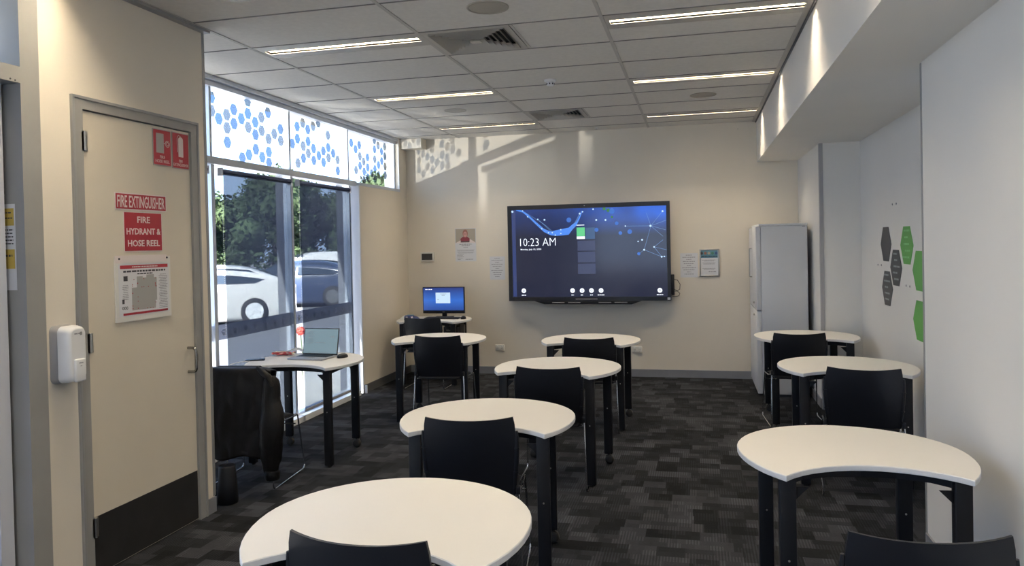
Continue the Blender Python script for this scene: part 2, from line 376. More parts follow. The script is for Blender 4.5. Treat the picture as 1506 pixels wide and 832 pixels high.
# ------------------------------------------------------------------ troffer lights
PANELM = mat('troffer_panel', (.50, .485, .45), .45, metal=.2)
REFL = mat('troffer_reflector', (.85, .82, .76), .25, metal=.7)
def make_troffer(L, W=.311):
    t = thing('ceiling_light', cat='light', group='recessed ceiling lights')
    zz = 0.0
    f = MB(); s0 = W / 2 - .042; s1 = W / 2 + .042
    f.box(.008, L - .008, .006, s0, zz - .002, zz + .012); f.box(.008, L - .008, s1, W - .006, zz - .002, zz + .012)
    f.box(.008, .04, s0, s1, zz - .002, zz + .012); f.box(L - .04, L - .008, s0, s1, zz - .002, zz + .012)
    obj('panel', f, PANELM, t)
    h = MB(); h.box(.04, L - .04, s0 - .003, s0, zz, zz + .07); h.box(.04, L - .04, s1, s1 + .003, zz, zz + .07); h.box(.04, L - .04, s0, s1, zz + .068, zz + .072)
    h.box(.037, .04, s0, s1, zz, zz + .07); h.box(L - .04, L - .037, s0, s1, zz, zz + .07)
    obj('reflector', h, REFL, t)
    b = MB(); n = 22
    for i in range(1, n): x = .04 + (L - .08) * i / n; b.box(x - .0012, x + .0012, s0, s1, zz + .006, zz + .028)
    obj('louvre', b, REFL, t)
    obj('tube', MB().prism([(s0 + .006 + (s1 - s0 - .012) * k / 8, zz + .066 - .012 * math.sin(PI * k / 8)) for k in range(9)], .05, L - .05, (0, 0, 0), (0, 1, 0), (0, 0, 1), (1, 0, 0)), TUBE, t)
    return t
LN = {0: 'farthest', 1: 'second farthest', 2: 'third farthest'}
proto = {}
for i, (x0, x1, y0) in enumerate(lights_at):
    L = round(x1 - x0, 3)
    if L not in proto: proto[L] = t = make_troffer(L)
    else: t = copy_tree(proto[L])
    t.location = (x0, y0, ZC)
    side = 'beside the bulkhead on the right' if x0 > -1 else 'in the left ceiling column near the windows'
    k = (i // 2)
    nm = ['farthest ceiling light, closest to the back wall', 'middle ceiling light of the three in view', 'nearest ceiling light of the three in view'][k] if k < 3 else ['ceiling light just above the camera', 'first ceiling light behind the camera', 'second ceiling light behind the camera', 'last ceiling light behind the camera'][k - 3]
    t['label'] = nm + ', ' + side

# ------------------------------------------------------------------ air diffusers
DIFM = mat('diffuser_paint', (.50, .48, .44), .5)
DARKV = mat('diffuser_void', (.02, .02, .02), .9)
def make_diffuser():
    t = thing('air_diffuser', cat='vent', group='square ceiling air diffusers'); S = .615
    def ring(a, b, za, zb, mb):
        q = [(a, a), (S - a, a), (S - a, S - a), (a, S - a)]; p = [(b, b), (S - b, b), (S - b, S - b), (b, S - b)]
        for k in range(4):
            k2 = (k + 1) % 4
            mb.add([(*q[k], za), (*q[k2], za), (*p[k2], zb), (*p[k], zb), (*q[k], za + .002), (*q[k2], za + .002), (*p[k2], zb + .002), (*p[k], zb + .002)],
                   [(3, 2, 1, 0), (4, 5, 6, 7), (0, 1, 5, 4), (2, 3, 7, 6), (1, 2, 6, 5), (3, 0, 4, 7)])
    f = MB(); ring(.006, .05, -.003, -.003, f); obj('frame', f, DIFM, t)
    for k in range(6):
        a = .05 + k * .036; m = MB(); ring(a, a + .020, -.012, .022, m); obj('louvre_ring', m, DIFM, t)
    obj('centre_plate', B(.272, S - .272, .272, S - .272, -.010, -.007), DIFM, t)
    obj('duct', MB().box(.03, S - .03, .03, S - .03, .045, .05).box(.03, .034, .03, S - .03, .0, .045).box(S - .034, S - .03, .03, S - .03, 0, .045).box(.03, S - .03, .03, .034, 0, .045).box(.03, S - .03, S - .034, S - .03, 0, .045), DARKV, t)
    return t
dproto = None
for i, (x0, y0) in enumerate(diff_at):
    if dproto is None: t = dproto = make_diffuser()
    else: t = copy_tree(dproto)
    t.location = (x0 + .005, y0 + .004, ZC)
    t['label'] = ['far square air diffuser in ceiling, close to the back wall', 'near square air diffuser in ceiling between two lights', 'square air diffuser in ceiling above the camera', 'square air diffuser in ceiling behind the camera'][i]

# round speakers, detector, sprinklers
SPK = mat('speaker_grille', (.42, .39, .33), .7, bump=.6, bscale=600)
def speaker(x, y, r, label, col=SPK):
    t = thing('ceiling_speaker', label, 'speaker', (x, y, ZC), 0, 'round ceiling speakers')
    obj('rim', MB().lathe([(r, 0), (r, -.005), (r - .012, -.007), (r - .012, -.003)], (0, 0, 0), 'z', 28), col, t)
    obj('grille', MB().lathe([(r - .012, -.003), (r * .6, -.0055), (.001, -.007)], (0, 0, 0), 'z', 28), col, t)
speaker(-1.17, 4.30, .125, 'large beige round ceiling speaker beside the near air diffuser')
speaker(.085, 7.50, .125, 'grey round ceiling speaker between the far right-hand lights')
speaker(-2.40, 7.46, .115, 'round ceiling speaker between the two far left-hand lights', CBAR)
speaker(-2.43, 3.66, .13, 'pale round ceiling speaker at top edge above fire door', OFFWHITE)
t = thing('smoke_detector', 'small white smoke detector hanging from ceiling centre', 'detector', (-1.19, 6.36, ZC))
obj('base', MB().lathe([(.052, 0), (.052, -.014), (.046, -.018)], k=20), WHITEPL, t)
obj('sensor_head', MB().lathe([(.03, -.018), (.034, -.03), (.034, -.046), (.024, -.052)], k=16), WHITEPL, t)
dk = MB()
for j in range(8):
    a = j * PI / 4; dk.box(.0335, .0355, -.006, .006, -.043, -.031, M=Matrix.Rotation(a, 4, 'Z'))
obj('sensor_slots', dk, INK, t)
for (x, y, lb) in ((-1.16, 9.18, 'tiny sprinkler head in ceiling close to back wall beyond far diffuser'),):
    t = thing('sprinkler', lb, 'sprinkler', (x, y, ZC))
    obj('collar', MB().lathe([(.022, 0), (.020, -.006), (.01, -.008)], k=14), WHITEPL, t)
    obj('nozzle', MB().lathe([(.006, -.006), (.006, -.022), (.014, -.024), (.014, -.026)], k=12), CHROME, t)

# ------------------------------------------------------------------ fire cupboard door (door_1)
d1 = thing('door_1', loc=(XD, 3.15, 0), kind='structure')
fr = MB(); X0, X1 = XD - .10, XD + .012
fr.box(X0, X1, 3.138, 3.206, 0, 2.46); fr.box(X0, X1, 4.050, 4.117, 0, 2.46); fr.box(X0, X1, 3.206, 4.050, 2.396, 2.46)
obj('door_frame', fr, GREYFRAME, d1, True)
fr = MB(); fr.box(X1 - .001, X1 + .006, 3.138, 3.152, 0, 2.46).box(X1 - .001, X1 + .006, 4.103, 4.117, 0, 2.46).box(X1 - .001, X1 + .006, 3.152, 4.103, 2.446, 2.46)
obj('frame_lip', fr, GREYTRIM, d1, True)
leaf = obj('door_leaf', B(XD - .045, XD - .002, 3.210, 4.046, .008, 2.391), DOORP, d1, True)
obj('kick_plate', B(XD - .002, XD + .0005, 3.216, 4.041, .012, .309), KICK, leaf, True)
for zc in (2.235, 1.205, .26):
    h = MB(); h.tube([(XD + .016, 3.212, zc - .05), (XD + .016, 3.212, zc + .05)], .007, 8)
    h.box(XD - .002, XD + .012, 3.196, 3.206, zc - .05, zc + .05).box(XD - .002, XD + .012, 3.212, 3.234, zc - .05, zc + .05)
    h.tube([(XD + .016, 3.212, zc - .018), (XD + .016, 3.212, zc - .014)], .0085, 8).tube([(XD + .016, 3.212, zc + .014), (XD + .016, 3.212, zc + .018)], .0085, 8)
    obj('hinge', h, STEEL, d1, True)
hp = round_path([(XD - .002, 3.985, 1.075), (XD + .055, 3.985, 1.075), (XD + .055, 3.985, .93), (XD - .002, 3.985, .93)], .028, 6)
obj('handle', MB().tube(hp, .0085, 10), mat('handle_steel', (.32, .31, .29), .25, metal=1), leaf, True)
obj('latch_plate', B(XD + .011, XD + .0145, 4.052, 4.058, .985, 1.03), INK, d1, True)

PU, PV, PN = (0, 1, 0), (0, 0, 1), (1, 0, 0)   # plane of the left wall: right = +y, up = +z, out = +x
def plaque(name, label, y0, y1, z0, z1, m, x=XD, th=.003, cat='sign', r=.004):
    t = thing(name, label, cat, (x, (y0 + y1) / 2, z0))
    obj('plate', MB().prism(rrect(y0, y1, z0, z1, r), 0, th, (x, 0, 0), PU, PV, PN), m, t, True)
    return t
# hose reel sign
t = plaque('fire_hose_reel_sign', 'red pictogram sign reading FIRE HOSE REEL, left of top pair', 3.722, 3.876, 2.165, 2.376, SIGNGREY)
obj('red_field', MB().prism(rrect(3.727, 3.871, 2.170, 2.371, .004), .003, .0038, (XD, 0, 0), PU, PV, PN), RED, t, True)
obj('reel_symbol', MB().prism(rect(3.748, 3.812, 2.238, 2.352), .0038, .0046, (XD, 0, 0), PU, PV, PN), SIGNGREY, t, True)
rg = MB()
for rr in (.018, .010):
    rg.tube([(XD + .0042, 3.843 + rr * math.cos(a * PI / 9), 2.296 + rr * math.sin(a * PI / 9)) for a in range(18)], .0018, 4, True)
rg.box(XD + .0038, XD + .0046, 3.812, 3.826, 2.2945, 2.2975)
obj('hose_symbol', rg, SIGNWHITE, t, True)
text('FIRE\nHOSE REEL', .118, .042, SIGNWHITE, t, (XD + .0038, 3.799, 2.203), PU, PV, PN)
t = plaque('fire_extinguisher_sign', 'red pictogram sign reading FIRE EXTINGUISHER, right of top pair', 3.885, 4.036, 2.160, 2.378, SIGNGREY)
obj('red_field', MB().prism(rrect(3.890, 4.031, 2.165, 2.373, .004), .003, .0038, (XD, 0, 0), PU, PV, PN), RED, t, True)
cyl = [(3.94, 2.232)] + [(3.983, 2.232)] + [(3.983 - .0215 + .0215 * math.cos(a * PI / 10), 2.335 + .018 * math.sin(a * PI / 10)) for a in range(11)]
obj('cylinder_symbol', MB().prism(cyl, .0038, .0046, (XD, 0, 0), PU, PV, PN), SIGNWHITE, t, True)
hs = MB().tube([(XD + .0042, 3.962, 2.355), (XD + .0042, 3.942, 2.362), (XD + .0042, 3.930, 2.345), (XD + .0042, 3.930, 2.26)], .002, 4)
obj('hose_symbol', hs, SIGNWHITE, t, True)
text('FIRE\nEXTINGUISHER', .132, .040, SIGNWHITE, t, (XD + .0038, 3.960, 2.196), PU, PV, PN)
t = plaque('fire_extinguisher_sign', 'wide red strip sign with tall letters FIRE EXTINGUISHER on door', 3.418, 3.820, 1.896, 1.990, SIGNWHITE)
obj('red_field', MB().prism(rect(3.424, 3.814, 1.902, 1.984), .003, .0036, (XD, 0, 0), PU, PV, PN), RED, t, True)
text('FIRE EXTINGUISHER', .37, .066, SIGNWHITE, t, (XD + .0036, 3.619, 1.943), PU, PV, PN, bold=.01)
t = plaque('fire_hydrant_sign', 'square red sign reading FIRE HYDRANT & HOSE REEL on door', 3.478, 3.778, 1.668, 1.888, SIGNWHITE)
obj('red_field', MB().prism(rect(3.482, 3.774, 1.672, 1.884), .003, .0036, (XD, 0, 0), PU, PV, PN), RED, t, True)
for s, z, w in (('FIRE', 1.845, .10), ('HYDRANT &', 1.780, .268), ('HOSE REEL', 1.714, .252)):
    text(s, w, .036, SIGNWHITE, t, (XD + .0036, 3.630, z), PU, PV, PN, bold=.02)
# evacuation map
t = thing('evacuation_diagram', 'framed evacuation floor plan under the red signs on door', 'sign', (XD, 3.61, 1.3))
obj('backing_board', MB().prism(rect(3.400, 3.832, 1.288, 1.640), 0, .010, (XD, 0, 0), PU, PV, PN), OFFWHITE, t, True)
obj('map_sheet', MB().prism(rect(3.420, 3.816, 1.316, 1.600), .010, .0112, (XD, 0, 0), PU, PV, PN), PAPER, t, True)
obj('cover_lip', MB().prism(rect(3.395, 3.800, 1.606, 1.648), .010, .0125, (XD, 0, 0), PU, PV, PN), SIGNWHITE, t, True)
obj('red_header', MB().prism(rect(3.432, 3.806, 1.575, 1.594), .0112, .012, (XD, 0, 0), PU, PV, PN), RED, t, True)
obj('red_footer', MB().prism(rect(3.448, 3.80, 1.322, 1.334), .0112, .012, (XD, 0, 0), PU, PV, PN), RED, t, True)
lines([(3.62, 1.584, .2, .006)], SIGNWHITE, t, (XD + .012, 0, 0), PU, PV, PN, 'header_text')
lines([(3.62, 1.560, .33, .010), (3.62, 1.545, .12, .007)], INK, t, (XD + .0112, 0, 0), PU, PV, PN, 'title_text')
plan = [(3.515, 1.345), (3.70, 1.345), (3.70, 1.39), (3.712, 1.39), (3.712, 1.52), (3.69, 1.52), (3.69, 1.538), (3.63, 1.538), (3.63, 1.522), (3.60, 1.522), (3.60, 1.53), (3.555, 1.53), (3.555, 1.47), (3.515, 1.47)]
obj('floor_plan', MB().prism(plan, .0112, .0118, (XD, 0, 0), PU, PV, PN), SIGNGREY, t, True)
mk = MB()
for _ in range(26):
    a = random.choice([(random.uniform(3.515, 3.71), random.choice([1.35, 1.47, 1.515])), (random.choice([3.52, 3.70, 3.56]), random.uniform(1.35, 1.52))])
    mk.prism(rect(a[0] - .003, a[0] + .003, a[1] - .002, a[1] + .002), .0118, .0124, (XD, 0, 0), PU, PV, PN)
obj('plan_markers', mk, RED, t, True)
obj('key_symbols', MB().prism(rect(3.455, 3.485, 1.508, 1.535), .0112, .012, (XD, 0, 0), PU, PV, PN).prism(rect(3.442, 3.458, 1.385, 1.41), .0112, .012, (XD, 0, 0), PU, PV, PN), INK, t, True)
text('000', .042, .018, INK, t, (XD + .0112, 3.462, 1.362), PU, PV, PN)
lines([(3.765, 1.535 - k * .0095, random.uniform(.05, .075), .0035) for k in range(21)] + [(3.468, 1.485 - k * .0095, random.uniform(.03, .045), .0035) for k in range(9)], GREYINK, t, (XD + .0112, 0, 0), PU, PV, PN)
for yy in (3.425, 3.80): obj('fixing_screw', MB().lathe([(.006, .0), (.006, .005), (.003, .008)], (XD + .010, yy, 1.630), 'x', 8), INK, t, True)

# soap dispenser
t = thing('hand_sanitiser_dispenser', 'white and grey hand sanitiser dispenser on wall beside door', 'dispenser', (XD, 3.047, 1.03))
def shell(y0, y1, z0, z1, x0, x1, r, m, nm, tp=.0):
    N = 5; mb = MB(); prev = None; K = 6; rings = []
    for i in range(N + 1):
        a = i / N; ins = (1 - math.cos(a * PI / 2)) * .022; xx = x0 + (x1 - x0) * math.sin(a * PI / 2) if i else x0
        rings.append([Vector((xx, p[0], p[1])) for p in rrect(y0 + ins, y1 - ins, z0 + ins * .7, z1 - ins * .7, r, K)])
    n = len(rings[0]); vs = [q for g in rings for q in g]
    mb.add(vs, [(i * n + j, i * n + (j + 1) % n, (i + 1) * n + (j + 1) % n, (i + 1) * n + j) for i in range(N) for j in range(n)], True)
    mb.add(rings[-1], [tuple(range(n))], False); mb.add(rings[0], [tuple(range(n - 1, -1, -1))], False)
    return obj(nm, mb, m, t, True)
shell(2.975, 3.105, 1.035, 1.318, XD, XD + .045, .03, GREYPL, 'back_housing')
shell(2.978, 3.102, 1.040, 1.314, XD + .044, XD + .105, .03, WHITEPL, 'front_cover')
obj('push_lever', MB().bbox(XD + .098, XD + .116, 3.01, 3.075, 1.043, 1.155, .008, 3), WHITEPL, t, True)
lines([(3.04, 1.277, .045, .006)], GREYINK, t, (XD + .1055, 0, 0), PU, PV, PN, 'printed_mark')
obj('badge', MB().prism(rrect(3.05, 3.064, 1.268, 1.284, .003), 0, .0008, (XD + .1055, 0, 0), PU, PV, PN), GREYPL, t, True)
lines([(3.043, 1.135, .024, .005), (3.043, 1.12, .01, .003)], GREYINK, t, (XD + .1162, 0, 0), PU, PV, PN, 'lever_mark')

# ------------------------------------------------------------------ entrance glazing (door_2) left foreground
d2 = thing('door_2', loc=(XD, 2.9, 0), kind='structure')
f = MB(); f.box(XD - .16, XD + .006, 2.852, 2.956, 0, ZC - .004)
f.box(XD - .16, XD + .006, YF + .02, 2.852, 2.455, 2.53); f.box(XD - .16, XD + .006, YF + .02, 2.852, ZC - .07, ZC - .004); f.box(XD - .16, XD + .006, YF + .02, 2.852, 0, .08)
for y in (1.80, .6, -.6, -1.8, -3.0): f.box(XD - .16, XD + .006, y - .03, y + .03, .08, 2.455); f.box(XD - .16, XD + .006, y - .03, y + .03, 2.53, ZC - .07)
obj('entrance_frame', f, GREYFRAME, d2, True)
obj('fixing_screws', MB().lathe([(.004, 0), (.004, .002)], (XD + .006, 2.80, 2.465), 'x', 8).lathe([(.004, 0), (.004, .002)], (XD + .006, 2.825, 2.463), 'x', 8), INK, d2, True)
obj('glazing_bead', B(XD - .13, XD - .115, 2.834, 2.852, .08, 2.455), GREYTRIM, d2, True)
obj('transom_glass', B(XD - .11, XD - .104, YF + .04, 2.852, 2.53, ZC - .07), GLASS, d2, True)
obj('sash_line', B(XD - .10, XD - .09, 2.76, 2.772, 2.53, ZC - .07), BLACKMET, d2, True)
DGLASS = glassy('grey_door_glass', (.38, .40, .46))
obj('door_glass', B(XD - .11, XD - .104, 1.80, 2.78, .08, 2.455), DGLASS, d2, True)
obj('side_glass', B(XD - .11, XD - .104, YF + .04, 1.80, .08, 2.455), GLASS, d2, True)
WREV = mat('reveal_paint', (.60, .62, .68), .4)
obj('door_stile', B(XD - .13, XD - .085, 2.765, 2.834, .08, 2.455), WREV, d2, True)
YEL = mat('sticker_yellow', (.55, .40, .08), .6)
t = thing('sticker_strip', 'yellow and white warning stickers on frame of left entrance', 'sticker', (XD - .01, 2.85, 1.6))
PV2 = (0, 0, 1)
obj('white_sticker', MB().prism(rect(-.125, -.045, 1.50, 1.90), 0, .001, (XD, 2.8515, 0), (1, 0, 0), PV2, (0, -1, 0)), PAPER, t, True)
obj('yellow_sticker', MB().prism(rect(-.118, -.052, 1.80, 1.88), .001, .0018, (XD, 2.8515, 0), (1, 0, 0), PV2, (0, -1, 0)), YEL, t, True)
obj('yellow_sticker', MB().prism(rect(-.118, -.052, 1.60, 1.69), .001, .0018, (XD, 2.8515, 0), (1, 0, 0), PV2, (0, -1, 0)), YEL, t, True)
lines([(-.085, 1.78 - .016 * k, .055, .006) for k in range(5)] + [(-.085, 1.86, .04, .006), (-.085, 1.835, .05, .006), (-.085, 1.66, .04, .01)], INK, t, (XD, 2.8497, 0), (1, 0, 0), PV2, (0, -1, 0))

# ------------------------------------------------------------------ windows along the left wall
WY = [4.24, 5.33, 6.545, 7.80]                     # mullion centres
MW = .022
for i in range(3):
    y0, y1 = WY[i] + MW, WY[i + 1] - MW
    if i == 0: y0 = 4.26
    w = thing('window_%d' % (i + 1), loc=(XG, (y0 + y1) / 2, 0), kind='structure')
    f = MB()
    f.box(XG - .05, XG + .03, y1, y1 + 2 * MW, .06, 2.36)                      # right mullion
    if i == 0: f.box(XG - .05, XG + .03, 4.206, 4.26, .06, 2.36)
    f.box(XG - .05, XG + .03, y0, y1, .0, .075)
    obj('window_frame', f, ALU, w, True)
    obj('sill', B(XG + .03, XG + .10, y0 - .02, y1 + 2 * MW, .0, .055), WHITEFR, w, True)
    obj('pane', B(XG - .013, XG - .007, y0, y1, .075, 2.36), GLASS, w, True)
    # etched safety band with small marks
    obj('safety_band', B(XG - .006, XG - .005, y0, y1, .93, 1.055), ETCH, w, True)
    mk = MB(); yy = y0 + .12
    while yy < y1 - .06:
        mk.prism([(yy + .020 * math.cos(a * PI / 6), .978 + .016 * math.sin(a * PI / 6)) for a in range(12)], 0, .001, (XG - .0045, 0, 0), PU, PV, PN)
        for k in range(4):
            a = R(25 + k * 43); mk.prism([(yy + .028 * math.cos(a) + .007 * math.cos(q * PI / 4), .981 + .028 * math.sin(a) + .009 * math.sin(q * PI / 4)) for q in range(8)], 0, .001, (XG - .0045, 0, 0), PU, PV, PN)
        yy += .155
    obj('paw_marks', mk, mat('paw_film', (.55, .56, .60), .6), w, True)
    # exterior fin
    obj('exterior_fin', B(XG - .13, XG - .05, y1, y1 + .04, -.1, 2.40), mat('fin_paint', (.16, .17, .20), .5), w, True)
    # roller blind, a thing of its own
    names = ['grey mesh roller blind on the window left of the laptop', 'grey mesh roller blind right behind the laptop screen', 'grey mesh roller blind']
    names = ['half-hidden grey mesh roller blind nearest the fire door', 'left one of two grey mesh roller blinds with white car behind', 'right one of two grey mesh roller blinds, beside the white pier']
    b = thing('roller_blind', names[i], 'blind', (XG + .05, (y0 + y1) / 2, .1), 0, 'mesh roller blinds')
    bx = XG + .052
    by0 = y0 + (.05 if i else .12); by1 = y1 - (.065 if i else .11)
    obj('roller', MB().tube([(bx, by0 - .01, 2.305), (bx, by1 + .01, 2.305)], .024, 14), mat('roller_cloth', (.05, .07, .14), .7), b, True)
    obj('blind_cloth', MB().grid(lambda u, v: Vector((bx + .0225 + .0015 * math.sin(u * 9) * (1 - v), by0 + (by1 - by0) * u, .10 + 2.205 * v)), 10, 10), BLIND, b, True)
    obj('bottom_rail', MB().bbox(bx + .014, bx + .030, by0, by1, .078, .104, .004), GREYPL, b, True)
    obj('bracket', B(bx - .02, bx + .03, by1 + .008, by1 + .014, 2.27, 2.335), GREYPL, b, True)
    obj('bracket', B(bx - .02, bx + .03, by0 - .014, by0 - .008, 2.27, 2.335), GREYPL, b, True)
    ch = MB(); z = .75
    cy_ = by0 - .012
    while z < 2.29:
        ch.add([(bx + .02 + dx, cy_ + dy, z + dz) for dx, dy, dz in ((.004, 0, 0), (-.004, 0, 0), (0, .004, 0), (0, -.004, 0), (0, 0, .006), (0, 0, -.006))], [(0, 2, 4), (2, 1, 4), (1, 3, 4), (3, 0, 4), (2, 0, 5), (1, 2, 5), (3, 1, 5), (0, 3, 5)], True); z += .016
    tag(obj('bead_chain', ch, OFFWHITE, b, True), kind='stuff')
# far pier: white lined face toward the camera
struct('window_pier_lining', B(XG - .13, XW, 7.925, 7.949, .0, 2.37), mat('pier_white', (.70, .73, .78), .35))
struct('window_reveal_lining', B(XW - .01, XW - .001, 9.14, 9.149, 2.40, ZC - .036), WHITEFR)
# transom rail and clerestory
w = thing('window_4', loc=(XG, 6.5, 2.4), kind='structure')
f = MB(); f.box(XG - .06, XG + .045, 4.206, 7.95, 2.362, 2.42); f.box(XG - .06, XW + .004, 7.95, 9.15, 2.372, 2.405)
obj('transom_rail', f, ALU, w, True)
obj('top_rail', B(XG - .06, XG + .045, 4.206, 9.15, 2.985, ZC - .036), ALU, w, True)
f = MB()
for y in (4.22, 5.33, 6.545, 7.80, 9.135): f.box(XG - .045, XG + .02, y - .014, y + .014, 2.42, 2.985)
obj('clerestory_mullion', f, ALU, w, True)
obj('clerestory_glass', B(XG - .013, XG - .007, 4.24, 9.13, 2.42, 2.985), GLASS, w, True)
HEX = [(5.48, 2.75), (5.59, 2.8), (5.69, 2.86), (5.59, 2.69), (5.69, 2.74), (5.8, 2.8), (5.59, 2.57), (5.9, 2.86), (5.9, 2.74), (6.01, 2.8), (6.11, 2.86), (6.01, 2.69), (6.11, 2.74), (6.01, 2.56), (5.9, 2.5), (5.8, 2.46), (6.11, 2.5), (6.22, 2.68), (6.22, 2.56), (6.32, 2.74), (6.43, 2.8), (6.43, 2.69), (6.22, 2.92), (5.9, 2.97), (6.22, 2.46), (5.385, 2.91), (5.385, 2.80), (6.74, 2.87), (6.85, 2.92), (6.95, 2.87), (7.06, 2.92), (7.17, 2.97), (6.74, 2.75), (6.64, 2.69), (6.95, 2.75), (6.85, 2.69), (7.06, 2.69), (6.95, 2.63), (6.85, 2.57), (6.74, 2.51), (7.06, 2.57), (7.17, 2.63), (7.27, 2.69), (7.38, 2.74), (7.38, 2.87), (7.27, 2.57), (7.38, 2.63), (7.49, 2.69), (7.59, 2.63), (7.59, 2.51), (7.94, 2.86), (8.15, 2.86), (8.05, 2.8), (8.16, 2.73), (8.37, 2.74), (8.26, 2.68), (8.16, 2.62), (8.05, 2.56), (8.27, 2.56), (8.37, 2.62), (8.48, 2.56), (8.37, 2.5), (8.26, 2.46), (8.58, 2.97), (8.69, 2.92), (8.58, 2.86), (8.58, 2.74), (8.79, 2.86), (8.69, 2.68), (8.79, 2.74), (8.58, 2.62), (8.69, 2.56), (8.58, 2.5), (8.79, 2.5), (8.89, 2.93), (8.89, 2.68), (8.89, 2.57), (8.89, 2.81)]
RH = .054
hexm = {}
for i, (y, z) in enumerate(HEX):
    pts = []
    zlo, zhi = 2.421 - z, 2.984 - z
    p = [(RH * math.cos(a * PI / 3), RH * math.sin(a * PI / 3)) for a in range(6)]
    p = [(a, max(zlo, min(zhi, b))) for a, b in p]
    q = []
    for v in p:
        if not q or (abs(v[0] - q[-1][0]) + abs(v[1] - q[-1][1])) > 1e-4: q.append(v)
    mb = MB().prism([(a + y, b + z) for a, b in q], 0, .0006, (XG - .006, 0, 0), PU, PV, PN)
    obj('hexagon_film', mb, HEXFILM[(i * 7 + i // 3) % 3], w, True)
# eave outside
struct('exterior_eave', B(-4.14, XG - .14, 2.9, 9.6, 3.04, 3.12), mat('eave_paint', (.75, .75, .74), .6))
struct('exterior_upper_wall', B(-3.99, XG - .13, 2.9, 9.5, 3.061, 3.5), mat('render_white', (.7, .7, .68), .8))
struct('exterior_roof', B(-4.3, 2.2, YF - .3, 9.8, 3.5, 3.6), SKIRTDARK)

